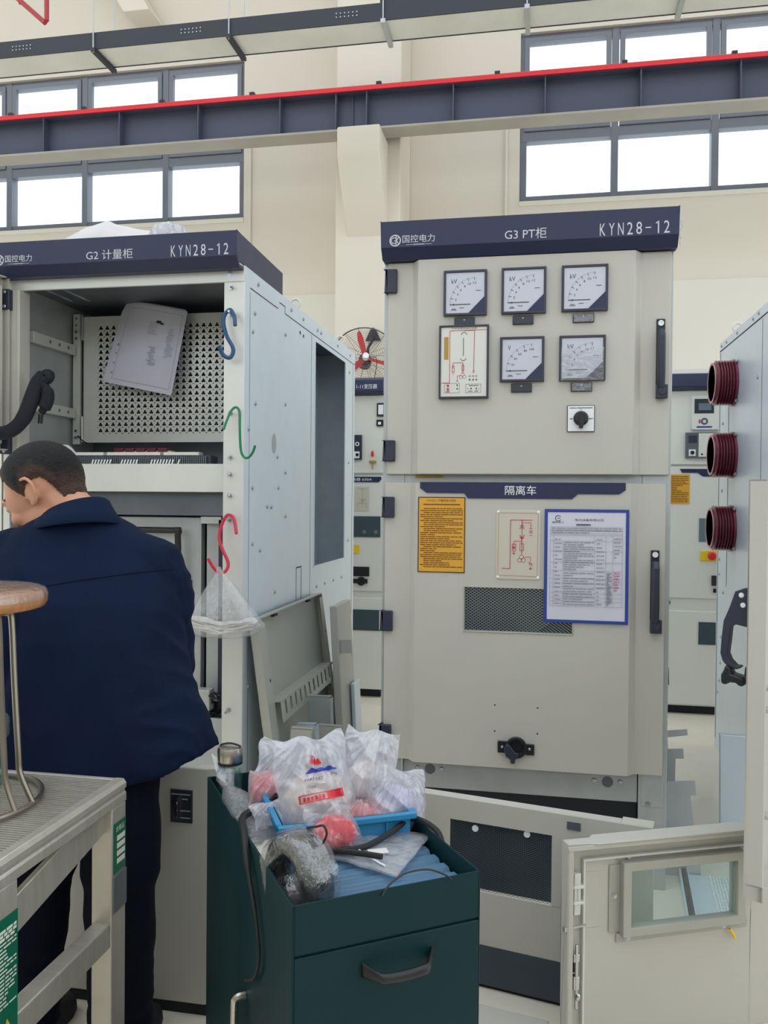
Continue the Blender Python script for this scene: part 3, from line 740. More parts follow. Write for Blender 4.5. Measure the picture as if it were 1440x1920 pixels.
pl(q, [(1138, 455), (1163, 490), (1190, 455)], wd, pu, pz, yy); pl(q, [(1140, 478), (1163, 500), (1188, 478)], wd, pu, pz, yy)
pl(q, [(1163, 328), (1258, 328), (1258, 385)], 0.0014, pu, pz, yy); q.ringflat((pu(1258), pz(422)), 0.0048, 0.0062, yy, 16); pl(q, [(1240, 460), (1276, 460)], 0.0014, pu, pz, yy); pl(q, [(1240, 388), (1276, 388)], 0.0014, pu, pz, yy); pl(q, [(1250, 414), (1266, 430)], 0.0014, pu, pz, yy); pl(q, [(1266, 414), (1250, 430)], 0.0014, pu, pz, yy)
pl(q, [(1163, 522), (1078, 522), (1078, 600)], 0.0016, pu, pz, yy)
pl(q, [(1060, 552), (1098, 552), (1098, 625), (1060, 625), (1060, 552)], 0.0016, pu, pz, yy); pl(q, [(1066, 580), (1078, 606), (1090, 580)], 0.0026, pu, pz, yy)
pl(q, [(1142, 548), (1182, 548), (1182, 622), (1142, 622), (1142, 548)], 0.0016, pu, pz, yy)
for a, b in ((1160, 688), (1140, 722), (1180, 722)): q.ringflat((pu(a), pz(b)), 0.0062, 0.0078, yy, 18)
pl(q, [(1182, 686), (1258, 686), (1258, 735)], 0.0014, pu, pz, yy); pl(q, [(1230, 735), (1285, 775)], 0.0014, pu, pz, yy); q.ringflat((pu(1258), pz(760)), 0.004, 0.0054, yy, 12)
for a, b in ((1078, 648), (1258, 806)):
    pl(q, [(a, b - 20), (a, b)], 0.0014, pu, pz, yy)
    for k, hw in ((0, 18), (7, 11), (14, 5)): pl(q, [(a - hw, b + k), (a + hw, b + k)], 0.0014, pu, pz, yy)
for aa, bb in (((918, 225), (1330, 225)), ((918, 885), (1325, 890)), ((912, 230), (906, 880)), ((1336, 232), (1330, 885))): pl(q, [aa, bb], 0.0006, pu, pz, yy)
q.build('diagram', 'red_line', dp, clean=False)
q = MB()
for a, b in ((-0.149, 0.619), (-0.002, 0.617), (-0.149, 0.528), (-0.002, 0.527)): q.disc((a, YD - 0.0004, b), 0.0030, 'y', 10)
q.build('drilled_holes', 'dark_void', c3, clean=False)
# crank socket
so = MB().lathe([(0.037, 0), (0.037, -0.014), (0.026, -0.014), (0.026, -0.002), (0.0, -0.002)], (-0.074, YD, 0.476), 28, 'y')
so.box(-0.138, YD - 0.008, 0.455, -0.105, YD, 0.496).box(-0.043, YD - 0.008, 0.452, -0.012, YD, 0.490)
so = so.build('crank_socket', 'black', c3, bevel=0.002)
MB().prism([(-0.116, 0.470), (-0.108, 0.492), (-0.094, 0.486), (-0.076, 0.462), (-0.066, 0.462), (-0.066, 0.444), (-0.076, 0.440), (-0.078, 0.424), (-0.092, 0.424), (-0.094, 0.438), (-0.108, 0.446)], 'y', YD - 0.026, YD - 0.0145).build('cover_flap', 'hinge_navy', so, bevel=0.003)
for a, b in ((-0.122, 0.476), (-0.028, 0.474)): MB().ell((a, YD - 0.009, b), 0.005, 0.003, 0.005, nu=10, nv=6).build('screw', 'bolt', so)

# magnetic document sleeve on the door
dl = thing('document_sleeve', 'blue framed sleeve with a printed form, on the door lettered G3', 'document sleeve', (0.155, YD - 0.003, 0.917))
MB().frame(0.0145, 0.917, 0.2955, 1.307, 0.0105, YD - 0.0075, YD - 0.0045).build('frame', 'frame_blue', dl, bevel=0.001)
N = 14; q = MB()
vs = [(0.020 + 0.270 * i / N, YD - 0.0055 - 0.0016 * noise.noise((i * 0.45, j * 0.45, 3)), 0.922 + 0.380 * j / 20) for j in range(21) for i in range(N + 1)]
q.add(vs, [(j * (N + 1) + i, j * (N + 1) + i + 1, (j + 1) * (N + 1) + i + 1, (j + 1) * (N + 1) + i) for j in range(20) for i in range(N)])
sh = q.build('form_sheet', 'paper', dl)
q = MB(); yy = YD - 0.0078; rnd = random.Random(11)
su = lambda a: 0.0145 + (a - 145) * 0.0002475
sz = lambda b: 1.307 - (b - 110) * 0.000252
q.ringflat((su(330), sz(235)), 0.0085, 0.0105, yy, 20, 30, 330); q.bar((su(318), sz(235)), (su(350), sz(235)), 0.002, yy)
q.text('国控电力', su(245), sz(302), su(405), sz(276), yy)
q.text('电力设备有限公司', su(560), sz(270), su(940), sz(238), yy)
q.bar((su(575), sz(320)), (su(770), sz(320)), 0.0036, yy)
q.build('print', 'ink', sh, clean=False)
q = MB()
for b in (350, 400, 440, 462, 540, 680, 830, 945, 1050, 1110, 1165, 1250, 1310, 1360, 1425): q.bar((su(225), sz(b)), (su(1195), sz(b)), 0.0007, yy)
for a, b0, b1 in ((270, 462, 1425), (400, 540, 1425), (825, 462, 1425), (975, 462, 1425), (1070, 462, 1425), (1195, 350, 1425), (225, 350, 1425)): q.bar((su(a), sz(b0)), (su(a), sz(b1)), 0.0007, yy)
micro_lines(q, su(410), su(815), sz(940), sz(545), 13, yy, 0.0028, rnd); micro_lines(q, su(410), su(815), sz(1420), sz(960), 13, yy, 0.0026, rnd)
for a0, a1 in ((285, 385), (850, 955)): micro_lines(q, su(a0), su(a1), sz(1420), sz(490), 17, yy, 0.0026, rnd)
micro_lines(q, su(245), su(1180), sz(440), sz(355), 3, yy, 0.0026, rnd); micro_lines(q, su(1085), su(1180), sz(780), sz(480), 6, yy, 0.0028, rnd)
micro_lines(q, su(990), su(1055), sz(1410), sz(960), 18, yy, 0.0040, rnd)
q.build('form_lines', 'ink_soft', sh, clean=False)
q = MB(); micro_lines(q, su(1085), su(1160), sz(1220), sz(950), 7, yy, 0.005, rnd); q.build('stamp', 'ink_pink', sh, clean=False)
MB().box(0.0245, YD - 0.0090, 0.927, 0.2855, YD - 0.0085, 1.297).build('clear_cover', 'film_clear', dl) if False else None
# ------------------------------------------------------------------ open cabinet, lettered G2
X0, X1 = -2.112, -1.096
c2 = thing('switchgear_cabinet', 'open unfinished zinc switchgear cabinet lettered G2, behind the man', 'switchgear cabinet', ((X0 + X1) / 2, YF, 0), group='row of cabinets being assembled')
b = MB()
# right side sheet with its tall opening
YA, YB, ZA, ZB = 3.967, 4.605, 1.006, 2.112
def side_sheet(x0, x1):
    b.box(x0, YF, 0.0, x1, YA, 2.206); b.box(x0, YB, 0.0, x1, 4.85, 2.206)
    b.box(x0, YA, 0.0, x1, YB, ZA); b.box(x0, YA, ZB, x1, YB, 2.206)
side_sheet(X1 - 0.004, X1)
b.build('side_sheet', 'zinc', c2)
MB().box(X0, YF, 0.0, X0 + 0.004, 4.85, 2.206).build('side_sheet', 'zinc_dull', c2)
b = MB().box(X0 + 0.004, 4.845, 0.0, X1 - 0.004, 4.85, 2.206); b.build('rear_sheet', 'zinc_dull', c2)
MB().box(-1.33, 3.72, 0.94, -1.32, 4.845, 2.19).box(-1.32, 3.72, 0.94, -1.10, 4.845, 0.95).build('partition', 'zinc', c2)
for zz in (1.03, 1.048, 1.066): MB().ell((-1.318, 4.15, zz), 0.004, 0.006, 0.006, nu=8, nv=6).build('rivet', 'white', c2)
# roof with two long cable slots
rf = MB(); zr0, zr1 = 2.196, 2.206
sl = [(-2.046, -2.030), (-1.968, -1.952)]
rf.box(X0 + 0.004, YF, zr0, X1 - 0.004, 3.14, zr1); rf.box(X0 + 0.004, 3.37, zr0, X1 - 0.004, 4.845, zr1)
rf.box(X0 + 0.004, 3.14, zr0, sl[0][0], 3.37, zr1); rf.box(sl[0][1], 3.14, zr0, sl[1][0], 3.37, zr1); rf.box(sl[1][1], 3.14, zr0, X1 - 0.004, 3.37, zr1)
rf.build('roof', 'zinc_dark', c2)
# front frame: posts, top rail
fr = MB().box(-1.178, 2.972, 0.0, -1.0975, 2.982, 2.146).box(X0 + 0.01, 2.974, 0.0, -2.075, 2.984, 2.146)
fr.box(-1.178, 2.982, 0.0, -1.1745, 3.03, 2.146)
fr.build('front_post', 'zinc_front', c2, bevel=0.002)
MB().box(X0, 2.971, 2.146, X1 - 0.001, 2.983, 2.206).build('top_rail', 'zinc_front', c2, bevel=0.002)
jb = MB().box(-2.075, 2.955, 1.50, -2.030, 2.985, 2.146).box(-2.030, 2.950, 1.40, -2.016, 3.02, 2.146)
jb.build('door_jamb', 'beige', c2, bevel=0.003)
for x in (-2.09, -1.155): bolt_head((x, 2.971, 2.176), '-y', 0.007, 0.004).build('bolt', 'bolt', c2)
header(c2, X0, X1 - 0.005, 'G2 计量柜', -1.699, -2.066)
for yc in (3.72, 4.60): lifting_eye(c2, (-1.125, yc, 2.206), 'x')
lifting_eye(c2, (-2.02, 3.3, 2.206), 'x')
# seams, bolts and slots on the right side
sm = MB(); xx = X1 + 0.0006
def seam(pts, wd=0.004):
    for p_, q_ in zip(pts, pts[1:]):
        p_ = Vector(p_); q_ = Vector(q_); d = (q_ - p_).normalized(); nn = Vector((-d.y, d.x)) * wd / 2
        sm.prism([(p_ + nn)[:], (p_ - nn)[:], (q_ - nn)[:], (q_ + nn)[:]], 'x', xx - 0.0005, xx)
seam([(3.03, 2.136), (3.37, 2.136)]); seam([(3.39, 2.166), (3.47, 2.166), (3.47, 2.136), (4.84, 2.136)])
seam([(3.895, 2.13), (3.895, 0.15)], 0.003); seam([(3.03, 2.12), (3.03, 0.1)], 0.0016); seam([(4.80, 2.13), (4.80, 0.1)], 0.004)
seam([(3.665, 1.02), (3.665, 0.30)], 0.006); seam([(3.745, 1.02), (3.745, 0.30)], 0.006); seam([(3.665, 1.02), (3.745, 1.02)], 0.006)
sm.build('panel_seams', 'dark_void', c2)
MB().box(X1, YA - 0.012, ZA - 0.012, X1 + 0.002, YB + 0.012, ZA).box(X1, YA - 0.012, ZA, X1 + 0.002, YA, ZB).box(X1, YB, ZA, X1 + 0.002, YB + 0.012, ZB).build('opening_rim', 'zinc', c2)
for yy, zz in ((3.085, 2.051), (3.062, 1.976), (3.476, 2.046), (3.483, 1.746), (3.098, 1.704), (3.022, 1.598), (3.376, 1.511), (3.490, 1.450), (3.068, 1.375), (3.248, 1.302), (3.394, 1.381), (3.495, 1.259), (3.072, 1.158), (3.160, 1.128), (3.353, 0.942), (3.111, 0.748), (3.035, 0.611), (3.159, 0.580), (3.30, 1.30), (3.12, 2.172), (3.56, 2.172), (3.75, 2.172), (4.00, 2.172), (4.07, 2.172), (4.42, 2.172), (4.72, 2.172), (4.70, 2.07), (4.70, 1.55), (4.70, 1.10), (4.02, 0.90), (4.18, 0.90), (4.36, 0.90), (4.55, 0.90)):
    bolt_head((X1, yy, zz), 'x', 0.0065, 0.005).build('bolt', 'bolt', c2)
MB().prism([(3.33 + 0.028 * math.cos(a), 1.565 + 0.042 * math.sin(a)) for a in [2 * math.pi * k / 20 for k in range(20)]], 'x', X1, X1 + 0.0015).build('knockout', 'zinc_dull', c2)
for yy, zz in ((3.70, 2.10), (3.755, 2.095)):
    MB().disc((X1 + 0.0008, yy, zz), 0.009, 'x', 10).build('drilled_hole', 'dark_void', c2, clean=False)
# small pins and studs on the front right post
for zz, yl_ in ((2.125, 0.03), (1.655, 0.045), (2.025, 0.045), (1.255, 0.05), (1.345, 0.03), (1.425, 0.03), (1.49, 0.035), (0.535, 0.05)):
    MB().cyl((-1.150, 2.972, zz), (-1.142, 2.972 - yl_, zz + 0.002), 0.0045, n=8).cyl((-1.150, 2.972, zz), (-1.150, 2.966, zz), 0.010, n=6).build('stud', 'bolt', c2)
# instrument compartment: perforated swing panel, hinge post, brackets
YP = 3.47
pp = MB(); cx0, cz1, px_, pz_ = -1.962, 2.112, 0.0308, 0.0272; NC, NR = 27, 18
for r_ in range(NR):
    for c_ in range(NC):
        xc = cx0 + c_ * px_; zc = cz1 - (r_ + 0.5) * pz_; vs = []; K = 15
        for k in range(K):
            a = 2 * math.pi * k / K + R(90); rr = 0.0083 + 0.0026 * math.cos(3 * (a - R(90)))
            vs.append((xc + rr * math.cos(a), YP, zc + rr * math.sin(a)))
        for k in range(K):
            a = 2 * math.pi * k / K + R(90); ca, sa = math.cos(a), math.sin(a)
            s_ = min(px_ / 2 / max(abs(ca), 1e-6), pz_ / 2 / max(abs(sa), 1e-6)); vs.append((xc + s_ * ca, YP, zc + s_ * sa))
        pp.add(vs, [(k, (k + 1) % K, K + (k + 1) % K, K + k) for k in range(K)])
xa, xb, za, zb = cx0 - px_ / 2, cx0 + (NC - 0.5) * px_, cz1 - NR * pz_, cz1
XL, XR, ZL, ZH = -2.045, -1.108, 1.585, 2.150
pp.add([(XL, YP, ZL), (XR, YP, ZL), (XR, YP, za), (XL, YP, za)], [(0, 1, 2, 3)]).add([(XL, YP, zb), (XR, YP, zb), (XR, YP, ZH), (XL, YP, ZH)], [(0, 1, 2, 3)])
pp.add([(XL, YP, za), (xa, YP, za), (xa, YP, zb), (XL, YP, zb)], [(0, 1, 2, 3)]).add([(xb, YP, za), (XR, YP, za), (XR, YP, zb), (xb, YP, zb)], [(0, 1, 2, 3)])
pp.box(XL, YP, ZH, XR, YP + 0.02, ZH + 0.002).box(XL - 0.002, YP, ZL, XL, YP + 0.02, ZH).box(XL, YP, ZL - 0.002, XR, YP + 0.02, ZL)
pp.build('perforated_panel', 'zinc_front', c2, smooth=0)
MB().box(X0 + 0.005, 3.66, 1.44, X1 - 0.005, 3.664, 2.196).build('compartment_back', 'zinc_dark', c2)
hp = MB().box(-2.098, YP - 0.004, 1.575, -2.062, YP + 0.01, 2.165).build('hinge_post', 'zinc_front', c2, bevel=0.001)
for z0, z1 in ((2.045, 2.16), (1.585, 1.70)):
    MB().cyl((-2.052, YP - 0.006, z0), (-2.052, YP - 0.006, z1), 0.007, n=10).build('hinge_barrel', 'steel', hp)
for zz in (2.145, 2.115): MB().disc((-2.082, YP - 0.0046, zz), 0.004, 'y', 10).build('drilled_hole', 'dark_void', hp, clean=False)
for zz in (2.085, 2.055, 1.635, 1.605): MB().lathe([(0.0085, 0), (0.0085, -0.003), (0.004, -0.003), (0.004, 0)], (-2.082, YP - 0.004, zz), 12, 'y').build('bolt', 'bolt', hp)
for z0, z1 in ((1.978, 2.024), (1.692, 1.736)):
    k = MB().box(-2.106, 3.14, z0, -2.080, 3.46, z1).build('side_bracket', 'zinc_front', c2, bevel=0.002)
    for yy in (3.26, 3.33, 3.40): MB().disc((-2.0796, yy, (z0 + z1) / 2), 0.008, 'x', 10).build('slot_hole', 'zinc_dark', k, clean=False)
for zz in (2.05, 1.94, 1.86, 1.56, 1.52):
    bolt_head((X0 + 0.004, 3.06, zz), 'x', 0.008, 0.004).build('bolt', 'bolt', c2)
MB().tube([(-2.07, 3.46, 1.605), (-2.055, 3.44, 1.61), (-2.03, 3.43, 1.59), (-2.0, 3.43, 1.575)], 0.003, n=6, smooth=4).build('cable_tie', 'black', c2)
# shelf, terminal strip, inner truck compartment
MB().box(X0 + 0.004, 2.995, 1.357, -1.181, 3.005, 1.465).box(X0 + 0.004, 3.005, 1.455, -1.10, 3.66, 1.463).build('shelf', 'zinc_front', c2, bevel=0.002)
ts = MB().box(-1.93, 3.03, 1.463, -1.25, 3.10, 1.500).build('terminal_strip', 'charcoal', c2, bevel=0.002)
for xa, xb in ((-1.84, -1.70), (-1.685, -1.46), (-1.445, -1.30)):
    MB().box(xa, 3.028, 1.500, xb, 3.07, 1.512).build('marker_rail', 'panel_white', ts)
tb = MB()
for i in range(72): tb.box(-1.875 + i * 0.0085, 3.022, 1.467, -1.875 + i * 0.0085 + 0.0045, 3.03, 1.496)
tb.build('terminals', 'zinc_dark', ts)
tb = MB(); rnd = random.Random(2)
for i in list(range(12, 21)) + list(range(24, 30)) + list(range(32, 44)):
    x = -1.92 + i * 0.0125
    if rnd.random() < 0.85: tb.prism([(x, 1.466), (x + 0.005, 1.466), (x + 0.011, 1.483), (x + 0.006, 1.483)], 'y', 3.016, 3.02)
tb.build('wire_markers', 'white', ts)
bs = MB().box(-1.80, 3.30, 1.463, -1.54, 3.34, 1.535).build('fuse_row', 'plate_cream', c2, bevel=0.002)
for i in range(5): MB().box(-1.80 + i * 0.05, 3.292, 1.53, -1.757 + i * 0.05, 3.33, 1.546).build('red_cap', 'maroon', bs, bevel=0.003)
MB().tube([(-1.96, 3.10, 1.475), (-1.94, 3.10, 1.525), (-1.90, 3.10, 1.535), (-1.87, 3.11, 1.50)], 0.012, n=8, smooth=4).build('white_cable_coil', 'wire_white', c2)
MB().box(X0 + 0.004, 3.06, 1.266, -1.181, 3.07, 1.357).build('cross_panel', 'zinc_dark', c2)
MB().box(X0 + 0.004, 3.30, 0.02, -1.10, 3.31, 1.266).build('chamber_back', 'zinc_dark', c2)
tk = MB().box(-2.05, 3.095, 0.50, -1.315, 3.105, 1.258).box(-1.321, 3.09, 0.50, -1.313, 3.13, 1.258)
tk = tk.build('truck_face', 'zinc_dull', c2, bevel=0.002)
MB().tube([(-1.85, 3.095, 0.96), (-1.85, 3.05, 1.0), (-1.85, 3.045, 1.19), (-1.84, 3.045, 1.203), (-1.42, 3.045, 1.207), (-1.392, 3.045, 1.19), (-1.392, 3.045, 1.02), (-1.392, 3.05, 1.0), (-1.392, 3.095, 0.96)], 0.0125, n=10, smooth=3).build('grab_handle', 'black', tk)
MB().box(-1.375, 3.09, 0.93, -1.352, 3.096, 1.01).ell((-1.363, 3.088, 0.975), 0.010, 0.006, 0.018).build('latch', 'black', tk)
MB().box(-1.295, 3.10, 0.53, -1.235, 3.13, 1.255).box(-1.30, 3.05, 1.235, -1.215, 3.09, 1.262).build('guide_rail', 'zinc_dull', c2, bevel=0.002)
MB().box(-1.225, 3.05, 0.5, -1.205, 3.25, 1.25).build('shutter_arm', 'hinge_navy', c2)
cw = MB(); rnd = random.Random(9)
for i in range(14):
    p0 = Vector((-1.38 + rnd.random() * 0.2, 3.0 + rnd.random() * 0.08, 0.50)); pts = [p0]
    for k in range(5): pts.append(pts[-1] + Vector((rnd.uniform(-0.04, 0.04), rnd.uniform(-0.02, 0.02), rnd.uniform(-0.01, 0.035))))
    cw.tube(pts, 0.0035, n=5, smooth=3)
cw.build('loose_wires', 'black', c2)
MB().box(-1.30, 2.99, 0.52, -1.235, 3.04, 0.60).build('relay_block', 'zinc_dull', c2, bevel=0.003)
MB().box(X0 + 0.01, 2.985, 0.05, -1.182, 3.0, 0.495).build('lower_panel', 'zinc_dull', c2, bevel=0.002)
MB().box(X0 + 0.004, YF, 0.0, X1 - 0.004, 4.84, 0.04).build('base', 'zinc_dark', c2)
# the upper door, swung wide open to the left
HM = Matrix.Translation((-2.085, 2.945, 0)) @ Matrix.Rotation(R(-101), 4, 'Z')
dd = MB().box(0.0, 0.0, 1.515, 0.96, 0.004, 2.19)
dd.box(0.0, 0.0, 1.515, 0.004, 0.035, 2.19).box(0.956, 0.0, 1.515, 0.96, 0.035, 2.19).box(0, 0, 2.186, 0.96, 0.035, 2.19).box(0, 0, 1.515, 0.96, 0.035, 1.519)
dd.box(0.03, 0.004, 1.54, 0.045, 0.028, 2.165).box(0.03, 0.004, 2.15, 0.93, 0.028, 2.165).box(0.03, 0.004, 1.54, 0.93, 0.028, 1.555)
dd.xf(HM).build('upper_door', 'beige', c2, bevel=0.002)
for z0, z1 in ((2.065, 2.145), (1.50, 1.575)):
    hk = MB().box(-2.088, 2.93, z0, -2.048, 2.956, z1).build('hinge', 'hinge_navy', c2, bevel=0.004)
    for zz in (z0 + 0.012, z1 - 0.012): MB().ell((-2.068, 2.929, zz), 0.007, 0.004, 0.007, nu=10, nv=6).build('screw', 'bolt', hk)

# ------------------------------------------------------------------ cabinet on the right, its left side and open lower door
c4 = thing('switchgear_cabinet', 'zinc switchgear cabinet at the right edge with three maroon bushings on its side', 'switchgear cabinet', (1.46, YF, 0), group='row of cabinets being assembled')
XL4 = 0.956
MB().box(XL4, YF, 0.0, XL4 + 0.004, 4.83, 2.206).build('side_sheet', 'zinc', c4)
MB().box(XL4 + 0.004, YF, 0.0, 1.97, 4.82, 2.2).build('body', 'zinc_dull', c4)
sm = MB(); xx = XL4 - 0.0006
seam([(4.825, 2.160), (3.0, 2.160)], 0.006); seam([(4.805, 2.15), (4.805, 0.05)], 0.007); seam([(4.585, 1.86), (4.585, 0.9)], 0.006); seam([(3.93, 2.15), (3.93, 0.3)], 0.0025)
sm.build('panel_seams', 'dark_void', c4)
for yy, zz in ((4.78, 2.185), (4.66, 2.185), (4.42, 2.185), (4.10, 2.185), (4.0, 2.19), (4.72, 1.76), (4.72, 1.40), (4.76, 1.03), (4.76, 0.95), (4.66, 0.86), (4.70, 0.62), (4.70, 0.48), (4.72, 0.38), (4.76, 0.31), (4.0, 1.9)):
    bolt_head((XL4, yy, zz), '-x', 0.007, 0.005).build('bolt', 'bolt', c4)
lifting_eye(c4, (0.985, 4.55, 2.206), 'x')
for zc in (1.943, 1.578, 1.206):
    prof = [(0.118, 0.0), (0.118, -0.012)]
    for k in range(6):
        h = -0.016 - k * 0.0135
        prof += [(0.099, h), (0.099, h - 0.004), (0.114, h - 0.0065), (0.114, h - 0.0085)]
    prof += [(0.103, -0.098), (0.103, -0.106), (0.090, -0.106), (0.086, -0.06), (0.084, -0.002), (0.0, -0.002)]
    bu = MB().lathe(prof, (XL4, 4.48, zc), 40, 'x').build('bushing', 'maroon', c4)
    MB().lathe([(0.1035, -0.1062), (0.1035, -0.1085), (0.0915, -0.1085), (0.0915, -0.1062)], (XL4, 4.48, zc), 40, 'x').build('rim', 'maroon_rim', bu)
    for a in (50, 130, 230, 310):
        bolt_head((XL4 - 0.004, 4.48 + 0.128 * math.cos(R(a)), zc + 0.128 * math.sin(R(a))), '-x', 0.007, 0.008).build('bolt', 'bolt', bu)
DM = Matrix(((-0.4575, 0.8892, 0, 0.956), (-0.8892, -0.4575, 0, 2.958), (0, 0, 1, 0), (0, 0, 0, 1)))   # local x hinge to free edge, y towards the inner face
LD = 1.080
d4 = MB().box(0.0, 0.0, 0.435, LD, 0.003, 1.385)
d4.box(LD - 0.003, 0, 0.435, LD, 0.038, 1.385).box(0, 0, 0.435, 0.003, 0.038, 1.385).box(0, 0, 1.382, LD, 0.038, 1.385).box(0, 0, 0.435, LD, 0.038, 0.438)
d4.box(LD - 0.012, 0.040, 0.435, LD, 0.038, 1.385)
d4.prism([(LD, 0.003), (LD, 0.043), (LD - 0.012, 0.056), (LD - 0.014, 0.054), (LD - 0.004, 0.04)], 'z', 0.435, 0.47)
d4.xf(DM).build('lower_door', 'beige', c4, bevel=0.003)
ri = MB()
for z in (0.45, 0.62, 0.86, 0.91, 1.22, 1.30): ri.box(LD - 0.05, 0.01, z, LD - 0.014, 0.049, z + 0.008)
ri.box(LD - 0.055, 0.003, 0.47, LD - 0.047, 0.03, 1.36)
ri.xf(DM).build('edge_ribs', 'beige', c4)
K = 1.30 / 1000.0
def hpt(a, b_): return (-(1397 - a) * K, 1.135 - (b_ - 1105) * 1.27 / 1000)
xh0, xh1 = LD - 0.060, LD - 0.030
hd = MB().prism([hpt(1397, 1077), hpt(1394, 1077), hpt(1394, 1242), hpt(1390, 1247), hpt(1389, 1262), hpt(1397, 1262)], 'x', LD - 0.066, LD - 0.024).xf(DM).build('handle', 'black', c4)
body = [(1394, 1103), (1383, 1105), (1370, 1111), (1361, 1140), (1351, 1166), (1348, 1195), (1346, 1226), (1350, 1240), (1355, 1246), (1366, 1251), (1374, 1253), (1381, 1250), (1380, 1247), (1372, 1247), (1363, 1238), (1358, 1226), (1361, 1200), (1363, 1177), (1371, 1171), (1394, 1175)]
MB().prism([hpt(*q) for q in body], 'x', xh0, xh1).xf(DM).build('grip', 'hinge_navy', hd, bevel=0.003)
MB().prism([hpt(*q) for q in ((1356, 1246), (1366, 1251), (1366, 1262), (1376, 1264), (1386, 1266), (1390, 1272), (1388, 1281), (1381, 1284), (1373, 1278), (1364, 1278), (1355, 1284), (1348, 1281), (1348, 1266), (1352, 1258))], 'x', xh0 - 0.004, xh1 + 0.004).xf(DM).build('catch', 'black', hd, bevel=0.005)
for q in ((1381, 1117), (1384, 1135)):
    a, z = hpt(*q); MB().lathe([(0.0062, 0), (0.005, 0.002), (0.0, 0.0025)], (xh1, a, z), 12, 'x').xf(DM).build('rivet', 'white', hd)

# ------------------------------------------------------------------ finished cabinets at the back
def back_cab(x0, x1, label):
    r = thing('switchgear_cabinet', label, 'switchgear cabinet', ((x0 + x1) / 2, 5.5, 0), group='finished cabinets along the back')
    MB().box(x0, 5.50, 0.055, x1, 6.7, 2.15).build('body', 'beige_lit', r)
    MB().box(x0 + 0.02, 5.53, 0.0, x1 - 0.02, 6.68, 0.055).build('plinth', 'dark_void', r)
    h = MB().prism([(5.43, 2.135), (5.43, 2.055), (5.46, 2.042), (5.50, 2.042), (5.50, 2.16)], 'x', x0, x1).build('header', 'navy', r, bevel=0.003)
    return r, h
B1 = (-1.78, -1.035)
r, h = back_cab(*B1, 'far beige cabinet in the gap between the open and the closed cabinet')
MB().text('1-11变压器', -1.215, 2.075, -1.075, 2.106, 5.4292).build('lettering', 'white', h, clean=False)
MB().prism([(B1[0], 5.50), (B1[0], 5.485), (B1[1], 5.485), (B1[1], 5.50)], 'z', 1.515, 2.035).build('upper_door', 'beige_lit', r, bevel=0.003)
MB().prism([(B1[0], 5.50), (B1[0], 5.485), (B1[1], 5.485), (B1[1], 5.50)], 'z', 0.72, 1.495).build('middle_door', 'beige_lit', r, bevel=0.003)
MB().prism([(B1[0], 5.50), (B1[0], 5.485), (B1[1], 5.485), (B1[1], 5.50)], 'z', 0.06, 0.675).build('lower_door', 'beige_lit', r, bevel=0.003)
MB().box(B1[0], 5.492, 0.675, B1[1], 5.5, 0.72).build('gap_strip', 'panel_white', r)
Yb = 5.485
k = MB().box(-1.085, Yb - 0.012, 1.895, -1.036, Yb, 1.985).build('meter', 'charcoal', r, bevel=0.002)
MB().box(-1.074, Yb - 0.014, 1.908, -1.040, Yb - 0.012, 1.972).build('face', 'white', k)
k = MB().box(-1.087, Yb - 0.012, 1.83, -1.04, Yb, 1.873).build('push_switch', 'black', r, bevel=0.002); MB().box(-1.075, Yb - 0.014, 1.84, -1.055, Yb - 0.012, 1.858).build('button', 'white', k)
k = MB().box(-1.36, Yb - 0.015, 1.605, -1.185, Yb, 1.772).build('relay', 'charcoal', r, bevel=0.003)
MB().box(-1.235, Yb - 0.018, 1.615, -1.20, Yb - 0.015, 1.66).build('key_plate', 'white', k); MB().cyl((-1.215, Yb - 0.022, 1.638), (-1.215, Yb - 0.015, 1.638), 0.011, n=12).build('knob', 'black', k)
MB().lathe([(0.014, 0), (0.014, -0.006), (0.008, -0.006), (0.008, 0)], (-1.215, Yb - 0.016, 1.71), 14, 'y').build('dial', 'white', k)
k = MB().box(-1.135, Yb - 0.014, 1.585, -1.085, Yb, 1.602).build('key_lock', 'brass', r, bevel=0.002)
MB().box(-1.115, Yb - 0.016, 1.54, -1.106, Yb - 0.012, 1.585).build('key', 'brass', k); MB().ell((-1.112, Yb - 0.012, 1.645), 0.010, 0.006, 0.022).build('key_tag', 'red', k)
k = MB().prism([(B1[0] + 0.15, 1.492), (-1.052, 1.492), (-1.052, 1.475), (-1.068, 1.455), (B1[0] + 0.15, 1.455)], 'y', Yb - 0.004, Yb).build('title_plate', 'navy', r)
MB().text('断路器 630A', -1.285, 1.463, -1.115, 1.484, Yb - 0.0044).build('lettering', 'white', k, clean=False)
k = MB().box(-1.232, Yb - 0.003, 1.26, -1.135, Yb, 1.425).build('diagram_plate', 'plate_cream', r)
q = MB()
for a, b_, c_, d_ in ((-1.21, 1.41, -1.15, 1.41), (-1.18, 1.41, -1.18, 1.30), (-1.20, 1.34, -1.16, 1.34), (-1.21, 1.315, -1.15, 1.315), (-1.21, 1.315, -1.21, 1.28), (-1.15, 1.315, -1.15, 1.28), (-1.195, 1.33, -1.165, 1.33)): q.bar((a, b_), (c_, d_), 0.003, Yb - 0.0034)
q.build('diagram', 'beige_dark', k, clean=False)
MB().frame(-1.06, 1.06, -1.0, 1.38, 0.012, Yb - 0.004, Yb).box(-1.05, Yb - 0.002, 1.07, -1.03, Yb, 1.37).build('document_holder', 'frame_blue', r) if False else None
k = MB().box(-1.40, Yb - 0.004, 1.085, -1.055, Yb, 1.225).build('inspection_window', 'window_dark', r)
for xc in (-1.165, -1.085): MB().cyl((xc, Yb - 0.006, 1.12), (xc, Yb - 0.004, 1.12), 0.013, n=14).build('indicator', 'screen', k)
